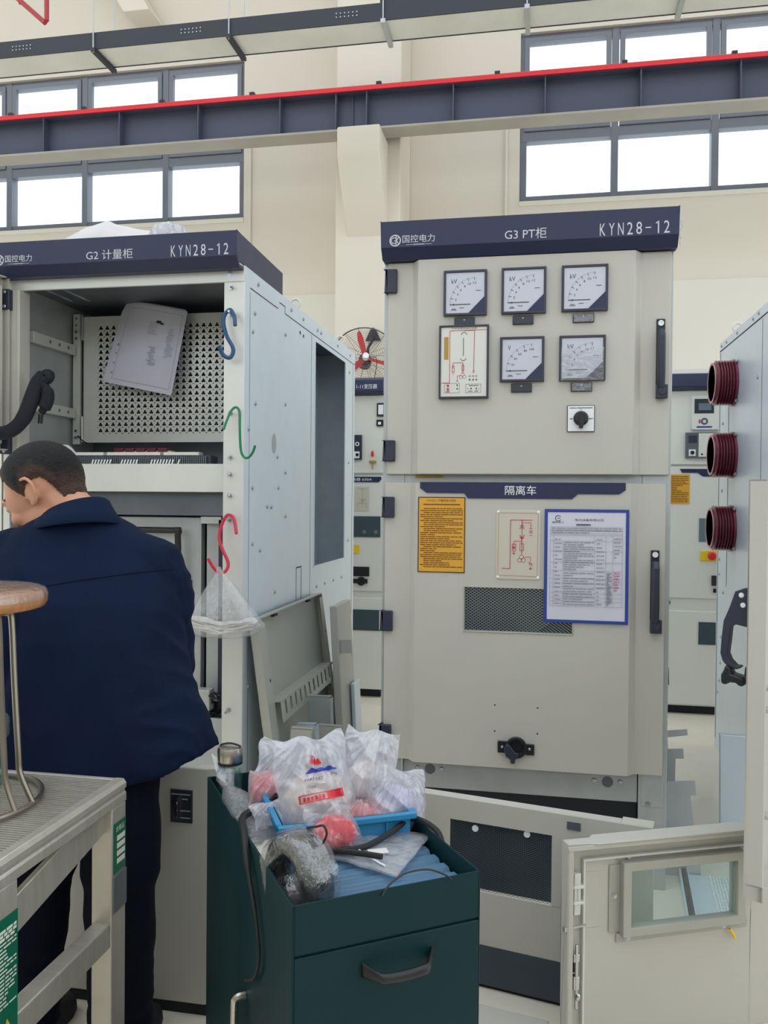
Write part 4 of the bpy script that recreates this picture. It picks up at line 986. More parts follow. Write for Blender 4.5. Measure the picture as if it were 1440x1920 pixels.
MB().box(-1.30, Yb - 0.004, 0.975, -1.198, Yb, 1.03).build('warning_sticker', 'bright_yellow', r)
MB().box(-1.36, Yb - 0.008, 0.82, -1.128, Yb, 0.885).build('lock_plate', 'black', r, bevel=0.004)
k = MB().lathe([(0.030, 0), (0.030, -0.012), (0.015, -0.012), (0.012, -0.004), (0, -0.004)], (-1.183, Yb, 0.787), 20, 'y').box(-1.24, Yb - 0.008, 0.772, -1.14, Yb, 0.802).build('crank_socket', 'black', r)
MB().box(-1.42, Yb - 0.004, 0.455, -1.058, Yb, 0.595).build('inspection_window', 'window_dark', r)
B2 = (0.735, 1.72)
r, h = back_cab(*B2, 'far beige cabinet between the closed cabinet and the cabinet with bushings')
MB().box(B2[0], 5.44, 2.137, B2[1], 6.7, 2.165).build('lit_top', 'panel_white', r)  # white strip standing in for light on the header top
for z0, z1, nm in ((1.575, 2.035, 'upper_door'), (0.735, 1.56, 'middle_door'), (0.065, 0.655, 'lower_door')):
    MB().box(B2[0], 5.485, z0, B2[1], 5.5, z1).build(nm, 'beige_lit', r, bevel=0.003)
MB().box(B2[0], 5.492, 0.655, B2[1], 5.5, 0.735).build('gap_strip', 'panel_white', r)
MB().cyl((0.80, 5.492, 0.705), (0.80, 5.485, 0.705), 0.013, n=12).build('screw', 'zinc_dark', r)
k = MB().box(0.922, Yb - 0.014, 1.79, 1.105, Yb, 2.005).build('protection_relay', 'panel_white', r, bevel=0.004)
MB().box(0.938, Yb - 0.016, 1.893, 1.053, Yb - 0.014, 1.983).build('bezel', 'charcoal', k); MB().box(0.962, Yb - 0.018, 1.912, 1.037, Yb - 0.016, 1.955).build('display', 'screen', k)
MB().ringflat((0.998, 1.843), 0.010, 0.022, Yb - 0.0146, 16).build('key_ring', 'zinc_dark', k, clean=False)
MB().box(0.964, Yb - 0.016, 1.832, 0.974, Yb - 0.014, 1.854).build('red_key', 'red_line', k); MB().box(0.952, Yb - 0.0146, 1.803, 1.043, Yb - 0.014, 1.813).build('stripe', 'frame_blue', k)
k = MB().box(0.887, Yb - 0.016, 1.615, 1.09, Yb, 1.775).build('status_unit', 'zinc_dark', r, bevel=0.003)
MB().box(0.965, Yb - 0.018, 1.622, 1.085, Yb - 0.016, 1.768).build('white_panel', 'panel_white', k); MB().box(0.905, Yb - 0.018, 1.71, 0.955, Yb - 0.016, 1.755).build('display', 'hinge_navy', k)
MB().box(0.907, Yb - 0.018, 1.627, 0.948, Yb - 0.016, 1.668).build('key_plate', 'white', k); MB().cyl((0.928, Yb - 0.024, 1.648), (0.928, Yb - 0.016, 1.648), 0.012, n=12).build('knob', 'black', k)
for i in range(3): MB().cyl((0.985 + i * 0.03, Yb - 0.02, 1.638), (0.985 + i * 0.03, Yb - 0.018, 1.638), 0.006, n=8).build('button', 'dark_void', k)
MB().prism([(0.858, 1.547), (1.6, 1.547), (1.6, 1.50), (0.995, 1.50), (0.965, 1.523), (0.872, 1.523)], 'y', Yb - 0.004, Yb).build('title_plate', 'navy', r)
k = MB().box(0.798, Yb - 0.003, 1.328, 0.918, Yb, 1.512).build('instruction_label', 'yellow', r)
q = MB(); micro_lines(q, 0.808, 0.910, 1.335, 1.505, 15, Yb - 0.0034, 0.004, random.Random(3)); q.build('print', 'ink_brown', k, clean=False)
MB().box(0.977, Yb - 0.004, 1.092, 1.12, Yb, 1.238).build('inspection_window', 'screen', r)
k = MB().box(0.986, Yb - 0.006, 0.972, 1.10, Yb, 1.036).build('emergency_stop', 'bright_yellow', r, bevel=0.002)
MB().lathe([(0.026, 0), (0.026, -0.012), (0.018, -0.022), (0, -0.024)], (1.055, Yb - 0.006, 1.004), 18, 'y').build('button', 'red', k)
MB().box(1.054, Yb - 0.01, 0.818, 1.12, Yb, 0.882).build('socket', 'charcoal', r, bevel=0.003); MB().box(1.065, Yb - 0.01, 0.775, 1.10, Yb, 0.80).build('switch', 'black', r, bevel=0.002)
MB().box(0.982, Yb - 0.004, 0.447, 1.12, Yb, 0.588).build('inspection_window', 'window_dark', r)
MB().box(0.735, 5.487, 1.557, 0.79, 5.493, 1.566).build('small_tag', 'ochre', r)
# ------------------------------------------------------------------ hooks, hanging bag, papers, sleeve
def hook(pts, mt, label, r=0.0052):
    pts = [Vector((x, y, z)) for x, y, z in pts]
    single(MB().tube(pts, r, n=8, smooth=5), 's_hook', mt, label, 'hook', group='S hooks on the open cabinet', origin=pts[0])
hook([(-1.108, 2.905, 1.968), (-1.114, 2.915, 1.998), (-1.124, 2.93, 2.014), (-1.140, 2.938, 2.034), (-1.159, 2.935, 2.017), (-1.163, 2.93, 1.985), (-1.150, 2.93, 1.936), (-1.127, 2.93, 1.896), (-1.125, 2.93, 1.872), (-1.137, 2.925, 1.854), (-1.160, 2.92, 1.865), (-1.171, 2.91, 1.897)], 'hook_blue', 'blue coated S hook on the top stud of the open cabinet post', 0.0075)
hook([(-1.152, 2.91, 1.588), (-1.142, 2.92, 1.626), (-1.130, 2.93, 1.660), (-1.113, 2.935, 1.672), (-1.100, 2.935, 1.654), (-1.097, 2.93, 1.600), (-1.093, 2.93, 1.521), (-1.083, 2.93, 1.491), (-1.064, 2.925, 1.484), (-1.044, 2.92, 1.501), (-1.030, 2.91, 1.528)], 'hook_green', 'green wire S hook halfway down the open cabinet post', 0.0048)
hook([(-1.096, 2.90, 1.205), (-1.110, 2.92, 1.245), (-1.124, 2.932, 1.267), (-1.148, 2.938, 1.270), (-1.166, 2.93, 1.232), (-1.172, 2.925, 1.184), (-1.157, 2.92, 1.144), (-1.136, 2.915, 1.105), (-1.132, 2.91, 1.081), (-1.142, 2.90, 1.062), (-1.163, 2.895, 1.061), (-1.184, 2.89, 1.084), (-1.199, 2.885, 1.112)], 'hook_red', 'red coated S hook carrying the clear bag', 0.0062)

def film_bag(root, name, mt, cx, cy, rows, n=40, crumple=0.006, seed=1):
    """thin bag: rows of (z, half width, half depth, x shift); closed below, open on top"""
    q = MB(); rings = []
    for z, hw, hd_, sx in rows:
        ring = []
        for k in range(n):
            a = 2 * math.pi * k / n
            ex = abs(math.cos(a)) ** 0.8 * (1 if math.cos(a) > 0 else -1); ey = abs(math.sin(a)) ** 0.9 * (1 if math.sin(a) > 0 else -1)
            x = cx + sx + hw * ex; y = cy + hd_ * ey; zz = z
            d = noise.noise((x * 28, y * 40, z * 9 + seed)) * crumple * (0.3 + hw * 8)
            ring.append(Vector((x + d * ex * 0.6, y + d * ey, zz + d * 0.4)))
        rings.append(ring)
    q.loft(rings, cap=False); m_ = len(rings) - 1
    q.add(rings[-1], [tuple(range(n))])
    return q.build(name, mt, root, smooth=60)
hb = thing('hanging_bag', 'clear plastic bag of white sleeving hanging from the red hook', 'plastic bag', (-1.14, 2.86, 0.825))
film_bag(hb, 'film', 'film_clear', -1.135, 2.865, [(1.085, 0.006, 0.005, -0.015), (1.07, 0.010, 0.008, -0.012), (1.055, 0.020, 0.010, -0.010), (1.02, 0.05, 0.018, -0.005), (0.97, 0.088, 0.03, 0.0), (0.92, 0.124, 0.042, 0.004), (0.89, 0.146, 0.048, 0.006), (0.875, 0.156, 0.046, 0.006), (0.862, 0.152, 0.05, 0.0), (0.845, 0.135, 0.05, -0.004), (0.832, 0.10, 0.04, -0.004), (0.826, 0.05, 0.02, -0.004)], seed=5)
wl_ = MB(); rnd = random.Random(8)
for i in range(46):
    y = 2.865 + rnd.uniform(-0.028, 0.028); z = 0.845 + rnd.random() * 0.032; xa = -1.135 - 0.135 + rnd.random() * 0.03; xb = -1.135 + 0.138 - rnd.random() * 0.03
    q_ = [Vector((xa + (xb - xa) * t / 6, y + rnd.uniform(-0.008, 0.008), z + 0.022 * (abs(t - 3) / 3) ** 1.5 + rnd.uniform(-0.005, 0.005))) for t in range(7)]
    wl_.tube(q_, 0.0045, n=5, smooth=2)
wl_.build('white_sleeving', 'wire_white', hb)

# drawing sheets hung inside the instrument compartment
ds = MB(); N = 14
c00, c10, c01, c11 = Vector((-1.915, 3.405, 1.856)), Vector((-1.591, 3.39, 1.789)), Vector((-1.830, 3.44, 2.211)), Vector((-1.536, 3.43, 2.159))
def bl(u, v): return c00 * (1 - u) * (1 - v) + c10 * u * (1 - v) + c01 * (1 - u) * v + c11 * u * v
for off in (0.0, 0.006, 0.011):
    vs = []
    for j in range(N + 1):
        for i in range(N + 1):
            u, v_ = i / N, j / N; p_ = bl(u, v_)
            if v_ > 0.85 and u < 0.12: p_ = p_ + Vector((0.012, 0, -0.008)) * (v_ - 0.85) / 0.15
            p_ = p_ + Vector((off * 1.2, -off - 0.028 * math.sin(math.pi * u) * (0.35 + 0.65 * v_), -off))
            vs.append(p_)
    ds.add(vs, [(j * (N + 1) + i, j * (N + 1) + i + 1, (j + 1) * (N + 1) + i + 1, (j + 1) * (N + 1) + i) for j in range(N) for i in range(N)])
dr_ = single(ds, 'drawing_sheets', 'paper', 'tilted white drawing sheets hanging inside the open cabinet before the perforated panel', 'drawing', smooth=60, origin=(-1.72, 3.40, 1.80))
q = MB()
def onsheet(u, v_, du, dv, lift=0.004):
    def P(a, b_): p_ = bl(a, b_); return p_ + Vector((0.0132, -0.011 - lift - 0.028 * math.sin(math.pi * a) * (0.35 + 0.65 * b_), -0.011))
    n = 4; vs = []
    for i in range(n + 1): vs += [P(u + du * i / n, v_), P(u + du * i / n, v_ + dv)]
    q.add(vs, [(2 * i, 2 * i + 1, 2 * i + 3, 2 * i + 2) for i in range(n)])
for u, v_, du, dv in ((0.10, 0.05, 0.004, 0.9), (0.12, 0.06, 0.83, 0.003), (0.12, 0.94, 0.83, 0.003), (0.95, 0.06, 0.003, 0.88), (0.06, 0.12, 0.02, 0.02), (0.06, 0.24, 0.02, 0.02), (0.06, 0.36, 0.02, 0.02), (0.06, 0.46, 0.025, 0.035)): onsheet(u, v_, du, dv)
rnd = random.Random(5)
for i in range(14): onsheet(0.55 + rnd.random() * 0.05, 0.30 + i * 0.016, 0.06 + rnd.random() * 0.05, 0.005)
for i in range(16): onsheet(0.78 + rnd.random() * 0.03, 0.42 + i * 0.022, 0.05 + rnd.random() * 0.06, 0.005)
for i in range(8): onsheet(0.48 + rnd.random() * 0.03, 0.66 + i * 0.02, 0.10 + rnd.random() * 0.05, 0.004)
q.build('drawing_lines', 'ink_soft', dr_, clean=False)
q = MB(); onsheet(0.60, 0.80, 0.07, 0.03); onsheet(0.66, 0.79, 0.05, 0.02); q.build('binder_mark', 'ink', dr_, clean=False)

sl_ = MB().tube([(-2.16, 2.84, 1.57), (-2.06, 2.85, 1.572), (-1.99, 2.86, 1.585), (-1.945, 2.87, 1.63), (-1.925, 2.89, 1.70), (-1.918, 2.92, 1.765), (-1.905, 2.95, 1.805)], [0.026, 0.026, 0.027, 0.029, 0.030, 0.031, 0.026], n=14, smooth=6)
lm = thing('cable_bundle', 'black sleeved cable bundle looping out of the open cabinet at the left', 'cable bundle', (-2.05, 2.85, 1.57))
sl_.build('sleeve', 'sleeve', lm)
MB().tube([(-1.908, 2.945, 1.80), (-1.885, 2.93, 1.812), (-1.862, 2.92, 1.803), (-1.872, 2.92, 1.785), (-1.90, 2.92, 1.78)], 0.017, n=10, smooth=5).build('knot', 'sleeve', lm)
MB().tube([(-1.90, 2.92, 1.78), (-1.872, 2.915, 1.74), (-1.868, 2.91, 1.705), (-1.882, 2.905, 1.67), (-1.89, 2.90, 1.655)], [0.018, 0.024, 0.024, 0.014, 0.008], n=10, smooth=5).build('loose_end', 'sleeve', lm)
MB().tube([(-1.889, 2.90, 1.65), (-1.892, 2.90, 1.615)], 0.009, n=8).build('cable_end', 'black', lm)

# things lying on top of the open cabinet
ps = MB(); N = 26
outl = lambda u: 0.026 + 0.072 * max(0, 1 - abs(u - 0.44) / 0.44) ** 1.15 + 0.010 * math.sin(u * 9)
for th in (0.0, 0.004):
    vs = []
    for j in range(N + 1):
        for i in range(N + 1):
            u, v_ = i / N, j / N; x = -1.93 + 0.40 * u
            vs.append((x, 3.0 + th + 0.17 * v_ + 0.02 * noise.noise((u * 3, v_ * 3, 2)), 2.207 + (0.175 + outl(u)) * math.sin(v_ * math.pi / 2) + 0.006 * noise.noise((u * 7, v_ * 7, 4)) * v_))
    ps.add(vs, [(j * (N + 1) + i, j * (N + 1) + i + 1, (j + 1) * (N + 1) + i + 1, (j + 1) * (N + 1) + i) for j in range(N) for i in range(N)])
vs = [(-1.93 + 0.40 * i / N, 3.172 + 0.10 * w_, 2.207 + (0.175 + outl(i / N)) * (1 - w_)) for w_ in (0, 1) for i in range(N + 1)]
ps.add(vs, [(i, i + 1, N + 2 + i, N + 1 + i) for i in range(N)])
ps_ = single(ps, 'paper_sheet', 'paper_white', 'large creased sheet of white paper standing up on top of the open cabinet', 'paper', smooth=50, origin=(-1.73, 3.1, 2.207))
q = MB()
for i_, (a, z_) in enumerate(((-1.735, 2.392), (-1.705, 2.400), (-1.68, 2.394), (-1.64, 2.386))):
    rnd = random.Random(i_)
    vs0 = [(a + 0.011 * math.cos(R(t_)), 3.115, z_ - 0.008 + 0.010 * math.sin(R(t_))) for t_ in range(30, 300, 30)]
    q.tube([(x, y - 0.001, z) for x, y, z in vs0], 0.0012, n=5)
q.build('handwriting', 'ink_soft', ps_, clean=False)
def crumple(c, rx, ry, rz, seed, amp=0.25, fr=3.0, nu=40, nv=24, flat=None, M=None, sq=1.0):
    """crumpled closed lump with sharp folds"""
    q_ = MB(); vs = []; c = Vector(c)
    for j in range(nv + 1):
        ph = math.pi * j / nv
        for i in range(nu):
            t = 2 * math.pi * i / nu
            d = Vector((math.sin(ph) * math.cos(t), math.sin(ph) * math.sin(t), math.cos(ph)))
            e = Vector([math.copysign(abs(v_) ** sq, v_) for v_ in d])
            n_ = 1 + amp * (noise.noise(d * fr + Vector((seed, 0, 0))) * 0.6 + (0.5 - abs(noise.noise(d * fr * 1.7 + Vector((0, seed, 3))))) * 0.9 - 0.2)
            p_ = Vector((e.x * rx, e.y * ry, e.z * rz)) * n_
            if flat is not None and p_.z < -flat: p_.z = -flat + (p_.z + flat) * 0.08
            vs.append(c + (M @ p_ if M else p_))
    fs = [(j * nu + i, (j + 1) * nu + i, (j + 1) * nu + (i + 1) % nu, j * nu + (i + 1) % nu) for j in range(nv) for i in range(nu)]
    return q_.add(vs, fs)
single(crumple((-1.465, 3.10, 2.29), 0.10, 0.085, 0.125, 3, 0.32, 2.0, flat=0.083, nu=64, nv=40), 'plastic_bag', 'film_milky', 'crumpled clear plastic bag on top of the open cabinet', 'plastic bag', group='plastic bags', origin=(-1.44, 3.10, 2.206), smooth=18)

# ------------------------------------------------------------------ loose beige door standing in front of the open cabinet
tk = thing('loose_door', 'beige door with a small lock plate standing behind the legs of the man', 'loose door', (-1.03, 2.02, 0), group='loose doors')
TX0, TX1 = -1.27, -0.79
MB().prism([(TX0, 2.036), (TX0, 2.008), (TX0 + 0.012, 2.0), (TX1 - 0.045, 2.0), (TX1 - 0.010, 2.018), (TX1 - 0.010, 2.036)], 'z', 0.03, 0.640).build('panel', 'beige', tk, bevel=0.003)
k = MB().box(-0.929, 1.994, 0.498, -0.868, 2.0, 0.583).build('lock_plate', 'charcoal', tk, bevel=0.002)
MB().cyl((-0.909, 1.994, 0.556), (-0.909, 1.982, 0.556), 0.008, n=12).box(-0.912, 1.98, 0.512, -0.904, 1.988, 0.556).build('key', 'steel', k)
q = MB()
for a, b_, z in ((-0.895, -0.880, 0.56), (-0.900, -0.873, 0.53), (-0.900, -0.873, 0.512), (-0.925, -0.873, 0.572)): q.bar((a, z), (b_, z), 0.003, 1.9936)
q.build('print', 'zinc_dull', k, clean=False)
MB().box(TX0 + 0.01, 2.006, 0.0, TX1 - 0.02, 2.034, 0.031).build('bottom_flange', 'dark_void', tk)  # dark strip put in for the shadow gap under the door

# ------------------------------------------------------------------ aluminium work platform with the stool on it
wp = thing('work_platform', 'aluminium work platform with a ribbed top and green stickers on its legs', 'work platform', (-1.30, 1.38, 0))
PX0, PX1, PY0, PY1, PZ = -1.75, -0.838, 1.170, 1.592, 0.75
MB().box(PX0, PY0, PZ - 0.028, PX1 - 0.02, PY1, PZ - 0.006).build('deck', 'alu', wp)
rb_ = MB()
k = 0
while PY0 + 0.012 + k * 0.0088 < PY1 - 0.008:
    y = PY0 + 0.012 + k * 0.0088; rb_.box(PX0 + 0.01, y, PZ - 0.0062, PX1 - 0.024, y + 0.0046, PZ - 0.002); k += 1
rb_.build('ribbing', 'alu', wp)
ed = MB().prism([(PX1 - 0.024, PZ), (PX1 - 0.006, PZ), (PX1, PZ - 0.008), (PX1, PZ - 0.018), (PX1 - 0.003, PZ - 0.020), (PX1 - 0.003, PZ - 0.026), (PX1, PZ - 0.028), (PX1, PZ - 0.046), (PX1 - 0.024, PZ - 0.046)], 'y', PY0, PY1)
ed.build('edge_rail', 'alu', wp, bevel=0.0015)
MB().box(PX0, PY1 - 0.012, PZ - 0.046, PX1 - 0.024, PY1, PZ - 0.001).box(PX0, PY0, PZ - 0.046, PX1 - 0.024, PY0 + 0.012, PZ - 0.001).build('edge_rail', 'alu', wp, bevel=0.0015)
for y0, y1 in ((1.535, 1.592), (1.170, 1.228)):
    for x0 in (PX1 - 0.046, PX0):
        lg = MB().box(x0, y0, 0.012, x0 + 0.045, y1, PZ - 0.046).build('leg', 'alu', wp, bevel=0.003)
        MB().box(x0 - 0.003, y0 - 0.003, 0.0, x0 + 0.048, y1 + 0.003, 0.03).build('foot', 'rubber', lg, bevel=0.003)
def side_bar(y0, z0, y1, z1, hgt, x0, x1, nm):
    d = Vector((y1 - y0, z1 - z0)).normalized(); nn = Vector((-d.y, d.x)) * hgt / 2
    a = [Vector((y0, z0)) + nn, Vector((y0, z0)) - nn, Vector((y1, z1)) - nn, Vector((y1, z1)) + nn]
    MB().prism([v_[:] for v_ in a], 'x', x0, x1).build(nm, 'alu', wp, bevel=0.002)
side_bar(1.225, 0.625, 1.54, 0.688, 0.064, PX1 - 0.030, PX1 - 0.018, 'brace')
MB().box(PX1 - 0.040, 1.225, 0.424, PX1 - 0.004, 1.54, 0.474).build('lower_rail', 'alu', wp, bevel=0.003)
MB().box(PX0, 1.225, 0.424, PX0 + 0.036, 1.54, 0.474).build('lower_rail', 'alu', wp, bevel=0.003)
def side_print(mb, pts, fs, x): return mb.add([(x, a, b_) for a, b_ in pts], fs)
xs = PX1 - 0.0002
st = MB().box(PX1 - 0.001, 1.540, 0.570, PX1 + 0.0006, 1.588, 0.672).build('sticker', 'green_sticker', wp)
q = MB()
for i in range(4): q.box(PX1 + 0.0006, 1.552, 0.634 - i * 0.0155, PX1 + 0.001, 1.584, 0.6445 - i * 0.0155)
vs, fs = glyphs('合格证'); mnx = min(a for a, _ in vs); mxx = max(a for a, _ in vs); mny = min(b_ for _, b_ in vs); mxy = max(b_ for _, b_ in vs)
q.add([(PX1 + 0.001, 1.547 + (a - mnx) / (mxx - mnx) * 0.034, 0.653 + (b_ - mny) / (mxy - mny) * 0.012) for a, b_ in vs], fs)
q.build('sticker_print', 'panel_white', st, clean=False)
MB().box(PX1 - 0.001, 1.537, 0.492, PX1 + 0.0025, 1.590, 0.566).build('grey_plate', 'zinc_dark', wp, bevel=0.001)
st = MB().box(PX1 - 0.001, 1.172, 0.455, PX1 + 0.0006, 1.226, 0.655).build('sticker', 'green_sticker', wp)
q = MB(); rnd = random.Random(13)
for i in range(20):
    z = 0.632 - i * 0.0064; ya = 1.178; ye = 1.222 if rnd.random() < 0.7 else 1.20
    while ya < ye - 0.004:
        L = rnd.uniform(0.006, 0.02); q.box(PX1 + 0.0006, ya, z, PX1 + 0.001, min(ya + L, ye), z + 0.0024 if i > 2 else z + 0.0045); ya += L + 0.003
q.build('sticker_print', 'panel_white', st, clean=False)
q = MB().add([(PX1 + 0.001, 1.190, 0.474), (PX1 + 0.001, 1.206, 0.474), (PX1 + 0.001, 1.198, 0.489)], [(0, 1, 2)]); q.build('warning_triangle', 'yellow', st, clean=False)

so_ = thing('stool', 'small stool with a round wood top on bent steel legs, on the work platform', 'stool', (-1.10, 1.42, 0.75))
sc = Vector((-1.085, 1.392))
top = MB().lathe([(0.0, 1.118), (0.145, 1.118), (0.158, 1.122), (0.163, 1.130), (0.163, 1.146), (0.159, 1.153), (0.150, 1.157), (0.0, 1.157)], (sc.x, sc.y, 0), 56)
top.build('seat', 'wood', so_)
MB().lathe([(0.1640, 1.138), (0.1645, 1.146), (0.1605, 1.1545), (0.151, 1.1588), (0.13, 1.159)], (sc.x, sc.y, 0), 56).build('film_wrap', 'film_clear', so_)
rr = 0.154
MB().tube([(sc.x + rr * math.cos(2 * math.pi * k / 56), sc.y + rr * math.sin(2 * math.pi * k / 56), 0.756) for k in range(56)], 0.0055, n=8, closed=True).build('floor_ring', 'steel_dull', so_)
for a0 in (-3, 117, 237):
    for da in (-9, 9):
        a = R(a0 + da); ca, sa = math.cos(a), math.sin(a)
        P = lambda r_, z: (sc.x + r_ * ca, sc.y + r_ * sa, z)
        MB().tube([P(0.03, 1.113), P(0.085, 1.113), P(0.104, 1.112), P(0.112, 1.101), P(0.118, 0.98), P(0.126, 0.85), P(0.130, 0.81), P(0.154, 0.757)], 0.0058, n=8, smooth=4).build('leg', 'steel_dull', so_)
tr_ = MB().tube([(-1.04 + 0.03 * math.cos(2 * math.pi * k / 24), 1.36 + 0.03 * math.sin(2 * math.pi * k / 24), 1.166) for k in range(24)], 0.007, n=8, closed=True)
single(tr_, 'wire_loop', 'bright_yellow', 'small loop of yellow wire on the stool at the left edge', 'wire', origin=(-1.04, 1.36, 1.159))

cu = thing('plastic_cup', 'clear plastic cup with a dark grey lid under the stool at the left edge', 'cup', (-1.088, 1.50, 0.75))
MB().lathe([(0.0, 0.0), (0.024, 0.0), (0.026, 0.003), (0.030, 0.095), (0.0285, 0.095), (0.0245, 0.005), (0.0, 0.005)], (-1.088, 1.50, 0.75), 24).build('cup', 'glass', cu)
MB().lathe([(0.0, 0.0955), (0.034, 0.0955), (0.036, 0.10), (0.036, 0.132), (0.033, 0.138), (0.0, 0.140)], (-1.088, 1.50, 0.75), 24).build('lid', 'zinc_dark', cu)
# ------------------------------------------------------------------ loose doors and panels
p2 = thing('loose_door', 'beige door with a black mesh vent, standing between the green tool cabinet and the closed cabinet', 'loose door', (-0.3515, 2.317, 0), R(-12.55), group='loose doors')
W2 = 0.655
pd = MB().box(0, 0, 0.115, W2, 0.032, 0.30 - 0.045).box(0, 0, 0.452, W2, 0.032, 0.512)
mx0, mx1, mz0, mz1 = 0.118, 0.40, 0.262, 0.452
pd = MB().box(0, 0, 0.118, W2, 0.003, mz0).box(0, 0, mz1, W2, 0.003, 0.512).box(0, 0, mz0, mx0, 0.003, mz1).box(mx1, 0, mz0, W2, 0.003, mz1)
pd.box(0, 0.003, 0.506, W2 - 0.08, 0.036, 0.512).box(W2 - 0.08, 0.003, 0.506, W2, 0.05, 0.512).box(0, 0.003, 0.0, 0.003, 0.035, 0.512).box(W2 - 0.003, 0.003, 0.0, W2, 0.035, 0.512)
pd.build('panel', 'beige', p2, bevel=0.003)
MB().box(0.003, -0.002, 0.012, W2 - 0.003, 0.004, 0.118).build('dark_strip', 'slate', p2)
fd_ = thing('loose_door', 'flat beige door lying on the floor in front of the one with the mesh vent', 'loose door', (-0.40, 2.205, 0), R(-12.5), group='loose doors')
MB().box(0.18, -0.42, 0.001, 0.445, 0.0, 0.004).box(0.18, -0.004, 0.004, 0.445, 0.0, 0.03).box(0.441, -0.42, 0.004, 0.445, 0.0, 0.03).box(0.18, -0.42, 0.027, 0.445, 0.0, 0.031).build('panel', 'beige', fd_, bevel=0.002)
MB().box(0.003, 0.008, 0.0, W2 - 0.003, 0.03, 0.016).build('bottom_flange', 'dark_void', p2)
v_ = MB().box(mx0, 0.022, mz0, mx1, 0.026, mz1).build('vent_window', 'window_dark', p2)
mesh_grid(mx0, mz0, mx1, mz1, 0.010, 0.0115, 0.0062, 0.0009, 0.001).build('wire_mesh', 'zinc_dark', v_, clean=False)
for a, b_ in ((0.188, 0.432), (0.332, 0.440)): MB().cyl((a, 0.006, b_), (a, 0.009, b_), 0.009, n=16).build('round_button', 'white', v_)
MB().box(0.44, -0.003, 0.475, 0.475, 0.0, 0.495).build('latch_tag', 'zinc_dark', p2)

A1 = math.atan2(2.223 - 2.003, 0.571 - 0.073)
p1 = thing('loose_door', 'beige door standing on edge at lower right, its inner side and window showing', 'loose door', (0.073, 2.003, 0), A1, group='loose doors')
W1 = 0.520; H1 = 0.52; W1L = 0.64
wx0, wx1, wz0, wz1 = 0.172, 0.458, 0.300, 0.438
dd = MB()
yb = 0.030                                   # outer skin at the back, rims towards us
dd.box(W1, yb, 0.0, W1L, yb + 0.003, 0.425).box(0, yb, 0.0, W1, yb + 0.003, wz0).box(0, yb, wz1, W1, yb + 0.003, H1).box(0, yb, wz0, wx0, yb + 0.003, wz1).box(wx1, yb, wz0, W1, yb + 0.003, wz1)
dd.box(0, 0.0, 0.0, 0.003, yb, H1).box(0.003, 0.0, 0.0, 0.016, 0.003, H1 - 0.004)
dd.prism([(0.0, 0.0), (0.06, 0.0), (0.075, -0.006), (W1, -0.006), (W1, yb + 0.018), (0.085, yb + 0.018), (0.07, yb + 0.003), (0, yb + 0.003)], 'z', H1 - 0.004, H1)
dd.box(0, -0.002, H1 - 0.016, W1, 0.003, H1 - 0.004)
dd.build('panel', 'beige', p1, bevel=0.002)
gk = MB().box(0.050, 0.018, 0.0, 0.056, yb, H1 - 0.050).box(0.050, 0.018, H1 - 0.052, W1, yb, H1 - 0.046)
gk.build('seal_strip', 'panel_white', p1, bevel=0.002)
wf = MB().frame(wx0 - 0.022, wz0 - 0.022, wx1 + 0.03, wz1 + 0.022, 0.022, yb - 0.024, yb).box(wx0 - 0.05, yb - 0.004, wz0 - 0.015, wx0 - 0.02, yb, wz1 + 0.012).box(wx0 - 0.03, yb - 0.004, wz0 - 0.042, wx1 + 0.05, yb, wz0 - 0.02).box(wx0 - 0.03, yb - 0.004, wz1 + 0.02, wx1 + 0.05, yb, wz1 + 0.036)
wf = wf.build('window_frame', 'beige_dark', p1, bevel=0.003)
MB().box(wx0 - 0.004, yb - 0.016, wz0 - 0.004, wx1 + 0.012, yb - 0.010, wz1 + 0.004).build('window_pane', 'mirror_pane', wf)
for a, b_ in ((wx0 - 0.036, 0.375), (wx0, wz0 - 0.032), (wx1 - 0.02, wz0 - 0.030), (wx0, wz1 + 0.028)): bolt_head((a, yb - 0.004, b_), '-y', 0.005, 0.006).build('screw', 'bolt', wf)
# bolts and hinge catches down its left rim
hk = MB().box(0.018, 0.004, 0.410, 0.046, 0.022, 0.418).box(0.018, 0.004, 0.372, 0.046, 0.022, 0.380).box(0.022, 0.010, 0.345, 0.040, 0.026, 0.445).cyl((0.034, 0.012, 0.372), (0.034, 0.012, 0.42), 0.005, n=8)
hk.build('upper_catch', 'zinc_front', p1, bevel=0.002)
hk = MB().box(0.022, 0.008, 0.232, 0.038, 0.024, 0.252).box(0.022, 0.008, 0.165, 0.038, 0.024, 0.198).cyl((0.030, 0.010, 0.12), (0.030, 0.010, 0.275), 0.004, n=8).ell((0.033, 0.008, 0.150), 0.007, 0.007, 0.010)
hk.build('lower_catch', 'steel', p1, bevel=0.002)
MB().cyl((-0.004, 0.006, 0.318), (0.052, 0.006, 0.322), 0.003, n=8).cyl((-0.006, 0.006, 0.318), (0.0, 0.006, 0.318), 0.007, n=8).build('cross_bolt', 'steel', p1)
MB().box(0.029, 0.0285, 0.198, 0.036, 0.0299, 0.232).build('slot', 'dark_void', p1)
MB().tube([(wx1 - 0.005, yb - 0.010, wz0 - 0.038), (wx1 + 0.006, yb - 0.012, wz0 - 0.055), (wx1 + 0.012, yb - 0.008, wz0 - 0.065)], 0.0035, n=6, smooth=3).build('yellow_wire', 'bright_yellow', p1)

